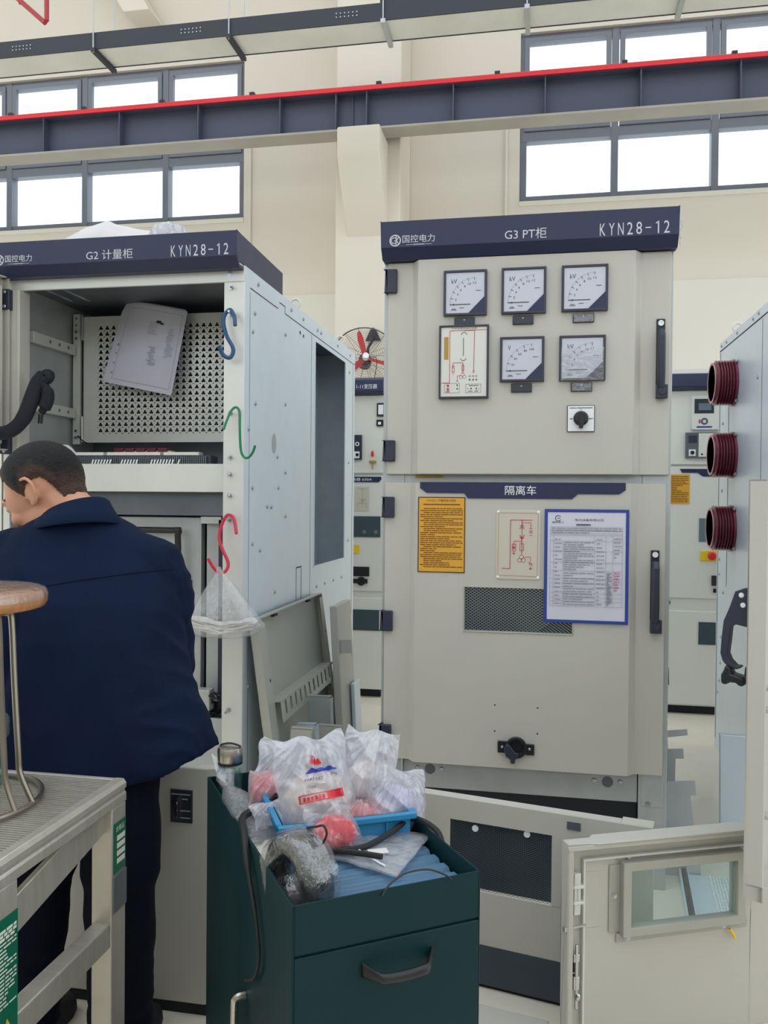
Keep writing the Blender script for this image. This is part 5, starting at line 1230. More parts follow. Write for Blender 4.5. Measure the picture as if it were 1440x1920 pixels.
fp = thing('mesh_panel', 'zinc panel with a wire mesh strip lying on the floor behind the lower right door', 'sheet panel', (0.445, 2.48, 0), R(-5))
MB().box(0, 0, 0.002, 0.34, 0.62, 0.012).box(0.0, 0, 0.012, 0.006, 0.62, 0.03).box(0.026, 0, 0.012, 0.030, 0.62, 0.035).box(0.25, 0, 0.012, 0.27, 0.62, 0.022).build('sheet', 'zinc', fp)
MB().box(0.010, 0, 0.012, 0.022, 0.62, 0.03).build('gasket', 'rubber', fp)
mg_ = mesh_grid(0.10, 0.0, 0.25, 0.62, 0.0, 0.020, 0.014, 0.0035, 0.0018)
mg_.v = [Vector((p_.x, p_.z, 0.0145 + p_.y)) for p_ in mg_.v]
mg_.build('wire_mesh', 'white', fp, clean=False)
zs = MB().box(0, 0, 0, 0.29, 0.003, 0.455).box(0, 0.003, 0, 0.003, 0.03, 0.455).box(0, 0.003, 0.452, 0.29, 0.03, 0.455)
zs.xf(Matrix.Translation((0.680, 3.30, 0)) @ Matrix.Rotation(R(-3), 4, 'X') @ Matrix.Rotation(R(-4), 4, 'Z'))
single(zs, 'zinc_sheet', 'zinc', 'low folded zinc sheet standing on the floor beside the cabinet with bushings', 'sheet panel', origin=(0.680, 3.30, 0), bevel=0.001)
# sheet parts leaning against the side of the open cabinet
la = thing('leaning_panel', 'beige tray panel with a slotted ledge leaning against the open cabinet', 'leaning panel', (-0.93, 3.45, 0), group='panels leaning on the open cabinet')
LA = Matrix.Translation((-0.93, 0, 0)) @ Matrix.Rotation(R(-8.0), 4, 'Y')
Hh = 0.885; y0, y1 = 3.0, 3.95
pa = MB().box(-0.03, y0, 0, -0.027, y1, Hh).box(-0.03, y0, 0, 0.004, y0 + 0.004, Hh).box(-0.03, y1 - 0.004, 0, 0.004, y1, Hh).box(-0.03, y0, Hh - 0.004, 0.004, y1, Hh)
pa.box(0.001, y0, 0, 0.004, y0 + 0.08, Hh - 0.02).box(0.001, y1 - 0.05, 0, 0.004, y1, Hh - 0.02)
pa.xf(LA).build('panel', 'beige_dark', la, bevel=0.002)
lg_ = MB()
ya, za_, yb_, zb_ = y0 + 0.08, 0.48, y1 - 0.06, 0.47
lg_.box(-0.027, ya, 0.55, 0.03, yb_, 0.554); n = 12; stp = (yb_ - ya) / n
lg_.box(0.027, ya, 0.545, 0.03, yb_, 0.552).box(0.027, ya, 0.47, 0.03, yb_, 0.492)
for i in range(n): lg_.box(0.027, ya + i * stp, 0.492, 0.03, ya + i * stp + stp * 0.62, 0.545)
lg_.xf(LA).build('slotted_ledge', 'beige_dark', la)
for zz, yy in ((0.86, 3.2), (0.86, 3.7)): MB().box(-0.01, yy, 0.868, 0.003, yy + 0.05, 0.876).xf(LA).build('slot', 'dark_void', la)
for yy, zz in ((y0 + 0.06, 0.64), (y1 - 0.02, 0.70)): MB().disc((0.0046, yy, zz), 0.007, 'x', 10).xf(LA).build('drilled_hole', 'dark_void', la, clean=False)
lb = thing('leaning_panel', 'narrow beige folded panel with a tab, leaning behind the slotted one', 'leaning panel', (-0.90, 4.0, 0), group='panels leaning on the open cabinet')
LB = Matrix.Translation((-0.895, 0, 0)) @ Matrix.Rotation(R(-3.4), 4, 'Y')
MB().box(-0.036, 3.83, 0, 0.0, 4.12, 0.83).xf(LB).build('folded_panel', 'beige', lb, bevel=0.004)
MB().box(0.0, 3.86, 0.60, 0.055, 3.864, 0.665).box(0.052, 3.86, 0.585, 0.055, 3.88, 0.60).xf(LB).build('tab', 'beige', lb, bevel=0.001)
lc = thing('leaning_panel', 'low zinc strip panel leaning in front of the narrow beige one', 'leaning panel', (-0.87, 4.07, 0), group='panels leaning on the open cabinet')
MB().box(-0.018, 4.0, 0, 0.0, 4.13, 0.425).xf(Matrix.Translation((-0.872, 0, 0)) @ Matrix.Rotation(R(-3), 4, 'Y')).build('strip', 'zinc', lc, bevel=0.003)
# bracket plates standing in front of the slotted panel
cuts = [(-0.908, 3.06, 0.085, 0.455, 4, 'beige_dark', 'grey bracket plate nearest the viewer among those before the slotted panel'),
        (-0.885, 3.20, 0.080, 0.435, -7, 'zinc', 'pale zinc bracket plate second from the viewer before the slotted panel'),
        (-0.865, 3.32, 0.095, 0.400, 5, 'beige_dark', 'beige bracket plate with an upright fold, rightmost before the slotted panel'),
        (-0.900, 3.42, 0.100, 0.495, -4, 'zinc_dull', 'tallest grey bracket plate before the slotted panel')]
for x, y, wd_, hh_, an, mt, lab in cuts:
    M_ = Matrix.Translation((x, y, 0)) @ Matrix.Rotation(R(an), 4, 'Z') @ Matrix.Rotation(R(an * 0.6), 4, 'Y')
    pc = MB().box(-wd_ / 2, 0, 0.0, wd_ / 2, 0.003, hh_).box(wd_ / 2 - 0.003, 0, 0.0, wd_ / 2, 0.045, hh_ - 0.01).box(-wd_ / 2, 0.0, hh_ - 0.003, wd_ / 2, 0.028, hh_)
    single(pc.xf(M_), 'bracket_plate', mt, lab, 'bracket', group='bracket plates before the slotted panel', origin=(x, y, 0))
# slotted rail and bracket parts beside the closed cabinet
rl_ = thing('toothed_rail', 'grey notched sheet rails propped beside the closed cabinet, right side', 'sheet rail', (0.50, 3.15, 0))
q = MB().prism([(0.445, 0.0), (0.575, 0.0), (0.572, 0.06), (0.605, 0.065), (0.60, 0.10), (0.56, 0.10), (0.536, 0.29), (0.556, 0.292), (0.550, 0.345), (0.455, 0.335), (0.452, 0.318)], 'y', 3.10, 3.104)
q.box(0.452, 3.104, 0.0, 0.4545, 3.20, 0.318)
q.build('front_rail', 'zinc_dull', rl_)
q = MB().prism([(0.450, 0.0), (0.51, 0.0), (0.515, 0.36), (0.545, 0.362), (0.542, 0.40), (0.487, 0.395), (0.485, 0.44), (0.558, 0.452), (0.555, 0.475), (0.48, 0.465), (0.472, 0.52), (0.480, 0.525), (0.477, 0.545), (0.468, 0.545), (0.462, 0.60), (0.450, 0.60)], 'y', 3.30, 3.304)
q.build('rear_rail', 'zinc_dull', rl_)
q = MB().prism([(0.437, 0.71), (0.478, 0.71), (0.493, 0.695), (0.496, 0.63), (0.492, 0.63), (0.489, 0.65), (0.437, 0.65)], 'y', 3.35, 3.353).prism([(0.437, 0.615), (0.452, 0.61), (0.486, 0.585), (0.489, 0.53), (0.470, 0.55), (0.437, 0.555)], 'y', 3.35, 3.353)
single(q, 'side_clip', 'zinc_dark', 'two grey sheet clips on the right side of the closed cabinet', 'bracket', origin=(0.44, 3.35, 0.53))
# ------------------------------------------------------------------ green tool cabinet and everything on it
tc = thing('tool_cabinet', 'dark green steel tool cabinet with a black pull handle in the foreground', 'tool cabinet', (-0.371, 1.233, 0), R(34))
TW, TD, TH = 0.3345, 0.6538, 0.70
b = MB().box(0, 0, 0.03, 0.003, TD, TH).box(TW - 0.003, 0, 0.03, TW, TD, TH).box(0.003, 0, 0.62, TW - 0.003, 0.003, TH).box(0.003, TD - 0.003, 0.03, TW - 0.003, TD, TH)
b.box(0.003, 0.003, 0.03, TW - 0.003, TD - 0.003, 0.04).box(0.003, 0.003, 0.60, TW - 0.003, TD - 0.003, 0.61)
b.box(0.003, 0.004, 0.60, TW - 0.003, 0.007, 0.64)
b.build('carcass', 'green_cab', tc, bevel=0.0015)
MB().box(0.003, -0.001, 0.05, TW - 0.003, 0.003, 0.6165).build('drawer_front', 'green_cab', tc, bevel=0.002)
hn = MB(); rings = []
for t_ in range(25):
    u = t_ / 24; x = 0.116 + 0.126 * u; dpt = 0.030 * min(1, math.sin(math.pi * u) * 1.9); rz_ = 0.0085 + 0.004 * (1 - min(1, math.sin(math.pi * u) * 2.2))
    rings.append([Vector((x, -0.002 - dpt + 0.007 * math.cos(2 * math.pi * k / 12), 0.577 - 0.007 * math.sin(math.pi * u) + rz_ * math.sin(2 * math.pi * k / 12))) for k in range(12)])
hn.loft(rings).build('handle', 'black', tc)
MB().box(0.108, -0.003, 0.545, 0.252, 0.0, 0.60).build('handle_plate', 'blackgloss', tc, bevel=0.006) if False else None
MB().tube([(-0.001, 0.285, 0.405), (-0.018, 0.285, 0.403), (-0.022, 0.285, 0.385), (-0.022, 0.285, 0.29), (-0.018, 0.285, 0.27), (-0.001, 0.285, 0.268)], 0.007, n=8, smooth=4).build('side_handle', 'brushed', tc)
for xw in (0.05, TW - 0.05):
    for yw in (0.07, TD - 0.07): MB().cyl((xw - 0.012, yw, 0.02), (xw + 0.012, yw, 0.02), 0.02, n=14).build('castor', 'rubber', tc)
# ribbed blue lid lying in the recess
lidm = MB(); lx0, lx1, ly0, ly1, lz = 0.085, 0.322, 0.006, 0.60, 0.672
n = 15; st = (ly1 - ly0) / n; prof = []
for i in range(n):
    y = ly0 + i * st; prof += [(y, lz - 0.006), (y + st * 0.12, lz), (y + st * 0.62, lz), (y + st * 0.74, lz - 0.006)]
prof += [(ly1, lz - 0.006), (ly1, 0.611), (ly0, 0.611)]
lidm.prism(prof, 'x', lx0, lx1)
TM = Matrix.Translation((-0.371, 1.233, 0)) @ Matrix.Rotation(R(34), 4, 'Z')
def T(x, y, z): return TM @ Vector((x, y, z))
o = lidm.build('ribbed_box', 'mat_blue', None, bevel=0.002); o.location = (-0.371, 1.233, 0); o.rotation_euler = (0, 0, R(34))
tag(o, 'blue grey ribbed box lying inside the top of the green tool cabinet', 'box')

# blue crate on the ribbed box
cr = thing('plastic_crate', 'bright blue plastic crate full of bags, on the green tool cabinet', 'crate', tuple(T(0.05, 0.247, 0.672)), R(28.6))
CW, CD, CH = 0.272, 0.30, 0.052
def cbox(x0, y0, x1, y1, t, z0, z1, q): q.box(x0, y0, z0, x1, y0 + t, z1).box(x0, y1 - t, z0, x1, y1, z1).box(x0, y0 + t, z0, x0 + t, y1 - t, z1).box(x1 - t, y0 + t, z0, x1, y1 - t, z1); return q
q = cbox(0.010, 0.010, CW - 0.010, CD - 0.010, 0.003, 0.0, CH, MB()).box(0.013, 0.013, 0.0, CW - 0.013, CD - 0.013, 0.003)
q.build('walls', 'crate_blue', cr, bevel=0.0015)
cbox(0, 0, CW, CD, 0.013, CH - 0.012, CH, MB()).build('rim', 'crate_blue', cr, bevel=0.002)
q = MB()
for x in (0.06, 0.14, 0.21): q.box(x, 0.004, 0.0, x + 0.004, 0.010, CH - 0.012)
q.build('ribs', 'crate_blue', cr)

def pillow(w_, h_, t_, seed, amp=0.006, fr=26, pinch=0.05, n=88):
    """flat bag swollen by its contents; returns mesh builder and its front surface function (local x right, z up, -y front)"""
    def surf(u, v_, side):
        edge = max(0.0, (1 - abs(u) ** 3)) * max(0.0, (1 - abs(v_) ** 3))
        x = w_ / 2 * u * (1 - pinch * (1 - v_ * v_) * 0.0 - 0.10 * pinch * v_) ; z = h_ / 2 * v_
        belly = 0.55 + 0.45 * (1 - v_) / 2 * 2 if v_ < 0 else 1 - 0.62 * v_
        y = -side * t_ * edge * min(1, belly)
        d = (0.4 - abs(noise.noise((x * fr * 0.8 + 0.9 * z * fr, z * fr * 0.5 - x * 8, seed + side * 2.3)))) * amp * 2.4 + (0.4 - abs(noise.noise((x * fr * 1.5 - z * 14, z * fr * 1.2 + x * 20, seed + 5)))) * amp * 0.9
        px_, pz_2 = x - w_ * 0.15, z - h_ * 0.62; th_ = math.atan2(px_, -pz_2); rr_ = math.hypot(px_, pz_2)
        d += (0.36 - abs(noise.noise((th_ * 5.5, rr_ * 6, seed + side)))) * amp * 2.6 * min(1, rr_ / 0.08)
        y += d * (0.35 + edge) * (-side) + 0.5 * amp * noise.noise((x * 9, z * 9, seed))
        x += 0.020 * noise.noise((z * 19, seed, 1)) * abs(u) ** 3 - 0.02 * w_ * u * abs(u * v_) ** 3; z += 0.020 * noise.noise((x * 21, seed, 7)) * abs(v_) ** 3 - 0.02 * h_ * v_ * abs(u * v_) ** 3
        return Vector((x, y, z))
    q_ = MB()
    for side in (1, -1):
        vs = [surf(2 * i / n - 1, 2 * j / n - 1, side) for j in range(n + 1) for i in range(n + 1)]
        q_.add(vs, [(j * (n + 1) + i, j * (n + 1) + i + 1, (j + 1) * (n + 1) + i + 1, (j + 1) * (n + 1) + i) for j in range(n) for i in range(n)])
    return q_, surf
def place(loc, yaw, pitch, roll): return Matrix.Translation(loc) @ Matrix.Rotation(R(yaw), 4, 'Z') @ Matrix.Rotation(R(pitch), 4, 'X') @ Matrix.Rotation(R(roll), 4, 'Y')
def bag(label, loc, yaw, pitch, roll, w_, h_, t_, seed, film, contents=None, cs=(0.7, 0.5), printed=False, amp=0.0075, name='plastic_bag', cz=-0.15):
    base = Vector(loc) + Vector((0, 0, -h_ / 2))
    r = thing(name, label, 'plastic bag', tuple(base), group='plastic bags on the tool cabinet')
    M_ = place(loc, yaw, pitch, roll)
    q_, surf = pillow(w_, h_, t_, seed, amp)
    fb = q_.xf(M_).build('film', film, r, smooth=60)
    if contents:
        crumple((0, 0, h_ * cz), w_ * cs[0] / 2, t_ * 0.72, h_ * cs[1] / 2, seed, 0.22, 2.6).xf(M_).build('contents', contents, r, smooth=40)
    if printed:
        def on(mb, body, u0, v0, u1, v1, ang=0):
            vs, fs = glyphs(body); ax = min(a for a, _ in vs); bx = max(a for a, _ in vs); ay = min(b_ for _, b_ in vs); by = max(b_ for _, b_ in vs)
            out = []
            for a, b_ in vs:
                u = u0 + (a - ax) / (bx - ax) * (u1 - u0); v_ = v0 + (b_ - ay) / (by - ay) * (v1 - v0)
                out.append(surf(u, v_, 1) + Vector((0, -0.0045, 0)))
            mb.add(out, fs)
        def patch(mb, u0, v0, u1, v1, k=10, tri=False):
            vs = []
            for i in range(k + 1):
                u = u0 + (u1 - u0) * i / k
                top = v1 if not tri else v0 + (v1 - v0) * (1 - abs(2 * i / k - 1))
                vs += [surf(u, v0, 1) + Vector((0, -0.0035, 0)), surf(u, top, 1) + Vector((0, -0.0035, 0))]
            mb.add(vs, [(2 * i, 2 * i + 1, 2 * i + 3, 2 * i + 2) for i in range(k)])
        pb = MB(); patch(pb, -0.25, 0.20, 0.60, 0.235); patch(pb, -0.10, 0.235, 0.40, 0.29, tri=True); patch(pb, 0.2, 0.235, 0.55, 0.30, tri=True); patch(pb, -0.22, 0.235, 0.05, 0.31, tri=True); pb.xf(M_).build('blue_print', 'print_blue', fb, clean=False)
        pr = MB(); patch(pr, -0.1, 0.38, 0.10, 0.58, tri=True); patch(pr, 0.02, 0.36, 0.22, 0.50, tri=True)
        patch(pr, -0.55, -0.36, 0.62, -0.34); patch(pr, -0.55, -0.22, 0.62, -0.20); patch(pr, -0.55, -0.36, -0.5, -0.2); patch(pr, 0.2, -0.35, 0.62, -0.2)
        for i in range(6): patch(pr, -0.44 + i * 0.10, -0.33, -0.37 + i * 0.10, -0.25, 2)
        pr.xf(M_).build('red_print', 'print_red', fb, clean=False)
        pk = MB(); on(pk, 'PART NO', -0.32, 0.045, 0.16, 0.105); on(pk, 'PCS', 0.40, 0.085, 0.58, 0.135); on(pk, 'CODE', -0.30, -0.10, -0.05, -0.05)
        pk.xf(M_).build('black_print', 'ink', fb, clean=False)
    return r
bag('milky bag with blue and red printing standing in the blue crate', (-0.437, 1.600, 0.762), 22, -24, -8, 0.150, 0.190, 0.040, 1, 'film_milky', 'cream_stuff', (0.85, 0.55), printed=True)
bag('tall milky bag at the back right of the blue crate, twisted at its neck', (-0.345, 1.665, 0.772), 10, -12, 10, 0.115, 0.175, 0.034, 2, 'film_milky', 'cream_stuff', (0.8, 0.5))
bag('bluish milky bag at the right end of the blue crate', (-0.283, 1.655, 0.728), 24, -24, 4, 0.128, 0.115, 0.036, 3, 'film_milky', 'lilac_stuff', (0.8, 0.7))
bag('bag flap sticking out at the left behind the printed bag', (-0.555, 1.715, 0.765), 30, -30, 28, 0.080, 0.085, 0.010, 4, 'film_milky')
bag('pink bag at the left end of the blue crate', (-0.555, 1.665, 0.722), 20, -35, 10, 0.085, 0.075, 0.026, 5, 'film_pink', 'pink_stuff', (0.8, 0.8), cz=0.0)
bag('small clear bag of red caps at the front of the blue crate', (-0.372, 1.503, 0.718), 26, -40, 0, 0.092, 0.080, 0.024, 6, 'film_clear', 'red_stuff', (0.86, 0.72), cz=-0.08)
bag('small pale bag tucked under the printed bag by the cable', (-0.512, 1.560, 0.712), 15, -55, -20, 0.070, 0.055, 0.010, 12, 'film_milky')
bag('dull pink bag deep in the right half of the blue crate', (-0.335, 1.60, 0.712), 24, -60, 0, 0.10, 0.07, 0.016, 9, 'film_pink', 'pink_stuff', (0.6, 0.6), cz=0)
# long clear bag between crate and the cabinet's left edge
lb_ = thing('plastic_bag', 'long clear bag hanging over the left edge of the green tool cabinet', 'plastic bag', tuple(T(0.03, 0.40, 0.58)), group='plastic bags on the tool cabinet')
q = MB(); n = 26; rows = [(T(0.020, 0.600, 0.735), 0.010), (T(0.022, 0.575, 0.722), 0.020), (T(0.024, 0.545, 0.705), 0.014), (T(0.030, 0.50, 0.700), 0.030), (T(0.036, 0.44, 0.700), 0.037), (T(0.040, 0.38, 0.692), 0.038), (T(0.042, 0.31, 0.678), 0.036), (T(0.042, 0.25, 0.660), 0.034), (T(0.042, 0.215, 0.652), 0.030)]
rings = []
for i, (c_, w_) in enumerate(rows):
    ring = []
    for k in range(n):
        a = 2 * math.pi * k / n; p_ = c_ + Vector((0.85, 0.5, 0)) * (w_ * math.cos(a)) + Vector((0, 0, 1)) * (0.016 * math.sin(a) * (0.6 + 0.4 * (i % 2)))
        p_ += Vector((noise.noise(p_ * 40), noise.noise(p_ * 40 + Vector((3, 0, 0))), 1.3 * noise.noise(p_ * 34 + Vector((0, 7, 0))))) * 0.009
        ring.append(p_)
    rings.append(ring)
q.loft(rings).build('film', 'film_clear', lb_, smooth=30)
crumple(T(0.042, 0.29, 0.664), 0.024, 0.055, 0.012, 14, 0.4, 3).build('contents', 'cream_stuff', lb_)
q = MB().add([T(0.004, 0.63, 0.76), T(0.030, 0.60, 0.74), T(0.020, 0.555, 0.715), T(0.006, 0.575, 0.722)], [(0, 1, 2, 3)]); q.build('folded_corner', 'film_milky', lb_)
# flat bag with a label and a cable tie
fb = thing('plastic_bag', 'flat clear zip bag lying on the ribbed blue box', 'plastic bag', (-0.31, 1.53, 0.675), group='plastic bags on the tool cabinet')
cs_ = [Vector((-0.373, 1.462, 0)), Vector((-0.237, 1.408, 0)), Vector((-0.203, 1.592, 0)), Vector((-0.345, 1.630, 0))]
q = MB(); n = 22
for side in (0, 1):
    vs = []
    for j in range(n + 1):
        for i in range(n + 1):
            u, v_ = i / n, j / n; p_ = cs_[0] * (1 - u) * (1 - v_) + cs_[1] * u * (1 - v_) + cs_[2] * u * v_ + cs_[3] * (1 - u) * v_
            e = min(1, 6 * min(u, 1 - u, v_, 1 - v_))
            vs.append((p_.x, p_.y, 0.6795 + side * (0.0035 + 0.007 * e * (0.6 - abs(noise.noise((p_.x * 34, p_.y * 34, 2))))) + 0.002 * (1 - e) * (0.5 + noise.noise((u * 5, v_ * 5, 9)))))
    q.add(vs, [(j * (n + 1) + i, j * (n + 1) + i + 1, (j + 1) * (n + 1) + i + 1, (j + 1) * (n + 1) + i) for j in range(n) for i in range(n)])
q.build('film', 'film_zip', fb, smooth=40)
MB().box(-0.018, -0.011, 0, 0.018, 0.011, 0.0012).xf(Matrix.Translation((-0.285, 1.487, 0.688)) @ Matrix.Rotation(R(25), 4, 'Z')).build('paper_label', 'paper_white', fb)
ct = MB().tube([(-0.345, 1.523, 0.690), (-0.352, 1.517, 0.692), (-0.353, 1.505, 0.692), (-0.346, 1.503, 0.691), (-0.342, 1.512, 0.690), (-0.343, 1.503, 0.690), (-0.315, 1.478, 0.690), (-0.282, 1.447, 0.689), (-0.262, 1.432, 0.688)], 0.0017, n=6, smooth=4)
single(ct, 'cable_tie', 'white', 'looped white cable tie lying on the flat zip bag', 'cable tie', origin=(-0.343, 1.503, 0.690))
# roll of dark cord in clear wrapping, standing on edge at the front left
rl2 = thing('wrapped_roll', 'upright ring of dark cord wrapped in clear film, front left on the tool cabinet', 'roll', tuple(T(0.055, 0.115, 0.60)))
RMx = Matrix.Translation(T(0.048, 0.118, 0.690)) @ Matrix.Rotation(R(52), 4, 'Z') @ Matrix.Rotation(R(8), 4, 'X')
def ring_torus(Rm, hw, hr, n=56, m_=18, amp=0.0, seed=0):
    q_ = MB(); vs = []
    for i in range(n):
        t_ = 2 * math.pi * i / n
        for k in range(m_):
            a = 2 * math.pi * k / m_
            ca, sa = math.cos(a), math.sin(a); ra = Rm + hr * math.copysign(abs(sa) ** 0.7, sa); xa = hw * math.copysign(abs(ca) ** 0.7, ca)
            d = amp * (0.5 - abs(noise.noise((xa * 60, ra * 14 * math.cos(t_), ra * 14 * math.sin(t_) + seed))))
            ra += d; vs.append((xa + d * ca, ra * math.cos(t_), ra * math.sin(t_)))
    q_.add(vs, [(i * m_ + k, i * m_ + (k + 1) % m_, ((i + 1) % n) * m_ + (k + 1) % m_, ((i + 1) % n) * m_ + k) for i in range(n) for k in range(m_)])
    return q_
ring_torus(0.054, 0.029, 0.018, amp=0.004).xf(RMx).build('cord', 'wrap_dark', rl2)
ring_torus(0.0545, 0.0315, 0.0210, n=84, m_=26, amp=0.012, seed=3).xf(RMx).build('clear_wrap', 'film_wrap', rl2, smooth=25)
MB().tube([RMx @ Vector((0.016, 0.01, 0.078)), RMx @ Vector((0.018, -0.012, 0.090)), RMx @ Vector((0.022, -0.026, 0.097)), RMx @ Vector((0.024, -0.034, 0.085)), RMx @ Vector((0.020, -0.03, 0.066))], 0.0022, n=6, smooth=5).build('tie_loop', 'black', rl2)
# cables
k_ = MB().tube([(-0.515, 1.60, 0.735), (-0.535, 1.60, 0.715), T(0.012, 0.36, 0.712), T(-0.004, 0.29, 0.705), T(-0.010, 0.235, 0.66), T(-0.008, 0.19, 0.60), T(-0.008, 0.165, 0.54), T(-0.010, 0.19, 0.49), T(-0.012, 0.24, 0.46)], [0.0065, 0.0075, 0.0075, 0.0065, 0.004, 0.003, 0.003, 0.003, 0.003], n=8, smooth=6)
single(k_, 'black_cable', 'rubber', 'black cable hanging over the left side of the green tool cabinet', 'cable', origin=T(-0.01, 0.24, 0.46))
k_ = MB().tube([T(0.075, 0.175, 0.690), T(0.105, 0.190, 0.690), T(0.15, 0.187, 0.691), T(0.20, 0.185, 0.692), T(0.265, 0.215, 0.698), T(0.315, 0.245, 0.704), T(0.330, 0.215, 0.708), T(0.338, 0.17, 0.704), T(0.3385, 0.15, 0.69)], 0.0058, n=8, smooth=6)
k_.tube([T(0.14, 0.185, 0.693), T(0.175, 0.155, 0.694), T(0.205, 0.125, 0.695)], 0.0056, n=8, smooth=4)
single(k_, 'black_cable', 'rubber', 'thick black cable lying across the flat zip bag towards the right edge', 'cable', origin=T(0.2, 0.185, 0.69))
k_ = MB().tube([T(0.150, -0.002, 0.690), T(0.165, 0.002, 0.704), T(0.195, 0.006, 0.716), T(0.235, 0.004, 0.717), T(0.262, -0.006, 0.708), T(0.272, -0.012, 0.700)], 0.0017, n=6, smooth=6)
single(k_, 'thin_wire', 'black', 'thin dark wire arching over the front edge of the green tool cabinet', 'wire', origin=T(0.15, 0, 0.69))
# water bottle
bo = thing('water_bottle', 'glass water bottle with a steel lid, back left on the tool cabinet', 'bottle', tuple(T(0.040, 0.600, 0.61)))
bc = T(0.040, 0.600, 0.611)
MB().lathe([(0.0, 0.0), (0.026, 0.0), (0.0275, 0.004), (0.0275, 0.128), (0.025, 0.134), (0.0235, 0.134), (0.0255, 0.126), (0.0255, 0.010), (0.0, 0.010)], bc, 32).build('glass_body', 'glass', bo)
MB().lathe([(0.0, 0.015), (0.0225, 0.015), (0.0225, 0.118), (0.0215, 0.118), (0.0215, 0.017), (0.0, 0.017)], bc, 28).build('inner_wall', 'glass', bo)
li = MB().lathe([(0.0, 0.137), (0.0278, 0.137), (0.0285, 0.139), (0.0285, 0.161), (0.0265, 0.168), (0.012, 0.170), (0.0, 0.170)], bc, 36).build('lid', 'brushed', bo)
MB().lathe([(0.0240, 0.130), (0.0272, 0.131), (0.0272, 0.137), (0.0240, 0.137)], bc, 30).build('seal_ring', 'rubber', bo)
MB().tube([bc + Vector((-0.024, 0, 0.166)), bc + Vector((-0.020, 0, 0.172)), bc + Vector((0.0, 0, 0.176)), bc + Vector((0.020, 0, 0.172)), bc + Vector((0.024, 0, 0.166))], 0.002, n=6, smooth=4).build('carry_loop', 'black', li)
# ------------------------------------------------------------------ the man at the open cabinet, seen from behind, head bowed to the left
pr = thing('person', 'man in a dark navy work jacket bending into the open cabinet, seen from behind', 'person', (-1.06, 1.80, 0))
fv = Vector((-0.845, 0.0, -0.52)).normalized(); uv = Vector((-0.50, 0.0, 0.86)); uv = (uv - fv * uv.dot(fv)).normalized(); lv = uv.cross(fv)   # face, crown, the man's left
HC = Vector((-1.258, 1.945, 1.338))
HMt = Matrix((fv, lv, uv)).transposed().to_4x4(); HMt.translation = HC
H3 = HMt.to_3x3()
def hp_(x, y, z): return HMt @ Vector((x, y, z))
bm_ = MB()
def hell(c, rx, ry, rz, rot=None, nu=24, nv=16):
    M_ = H3 @ rot if rot else H3
    bm_.ell(hp_(*c), rx, ry, rz, M_, nu, nv)
hell((-0.012, 0, 0.030), 0.099, 0.077, 0.092)
hell((0.030, 0, 0.010), 0.066, 0.068, 0.075)
hell((0.034, 0, -0.040), 0.055, 0.058, 0.074)             # face and jaw
hell((0.052, 0, -0.088), 0.034, 0.036, 0.030)             # chin
hell((0.086, 0, 0.026), 0.012, 0.050, 0.014)              # brow ridge
for s in (1, -1):
    hell((0.066, 0.034 * s, -0.030), 0.026, 0.022, 0.024) # cheekbone
    hell((0.081, 0.031 * s, 0.004), 0.012, 0.016, 0.010)  # eyelid
    hell((0.010, 0.050 * s, -0.062), 0.040, 0.014, 0.030) # jaw angle
bm_.loft([[hp_(0.092 + dx, wy, z) for dx, wy in ((-0.02, -w_), (0.0, -w_ * 0.6), (pz_, 0), (0.0, w_ * 0.6), (-0.02, w_))] for z, w_, pz_ in ((0.020, 0.010, 0.004), (0.0, 0.011, 0.010), (-0.022, 0.015, 0.020), (-0.034, 0.018, 0.020), (-0.040, 0.012, 0.006))])
hell((0.089, 0, -0.058), 0.010, 0.022, 0.006); hell((0.087, 0, -0.067), 0.010, 0.020, 0.007)   # lips
for s in (1, -1):                                          # ears: helix, lobe, bowl
    bowl = Matrix.Rotation(R(20) * s, 3, 'Z')
    hell((-0.012, 0.074 * s, -0.004), 0.016, 0.008, 0.026, bowl)
    pts = [(-0.002, 0.074, 0.016), (0.006, 0.079, 0.026), (-0.008, 0.086, 0.034), (-0.026, 0.089, 0.030), (-0.034, 0.089, 0.012), (-0.030, 0.086, -0.008), (-0.020, 0.081, -0.024), (-0.008, 0.077, -0.032), (-0.001, 0.074, -0.026)]
    bm_.tube([hp_(a, b_ * s, c_) for a, b_, c_ in pts], 0.0056, n=8, smooth=4)
    hell((-0.006, 0.076 * s, -0.030), 0.008, 0.006, 0.009)
    hell((0.004, 0.075 * s, -0.006), 0.005, 0.005, 0.008)
NB = Vector((-1.150, 1.925, 1.245))
bm_.tube([hp_(-0.030, 0, -0.02), hp_(-0.045, 0, -0.075), hp_(-0.060, 0, -0.115), NB + Vector((-0.012, 0.005, 0.03)), NB + Vector((0.0, 0.0, -0.06))], [0.060, 0.059, 0.058, 0.060, 0.055], n=18, smooth=5)
bm_.tube([hp_(0.020, 0, -0.075), hp_(-0.01, 0, -0.125), NB + Vector((-0.03, 0.03, -0.02))], [0.038, 0.040, 0.045], n=14, smooth=4)
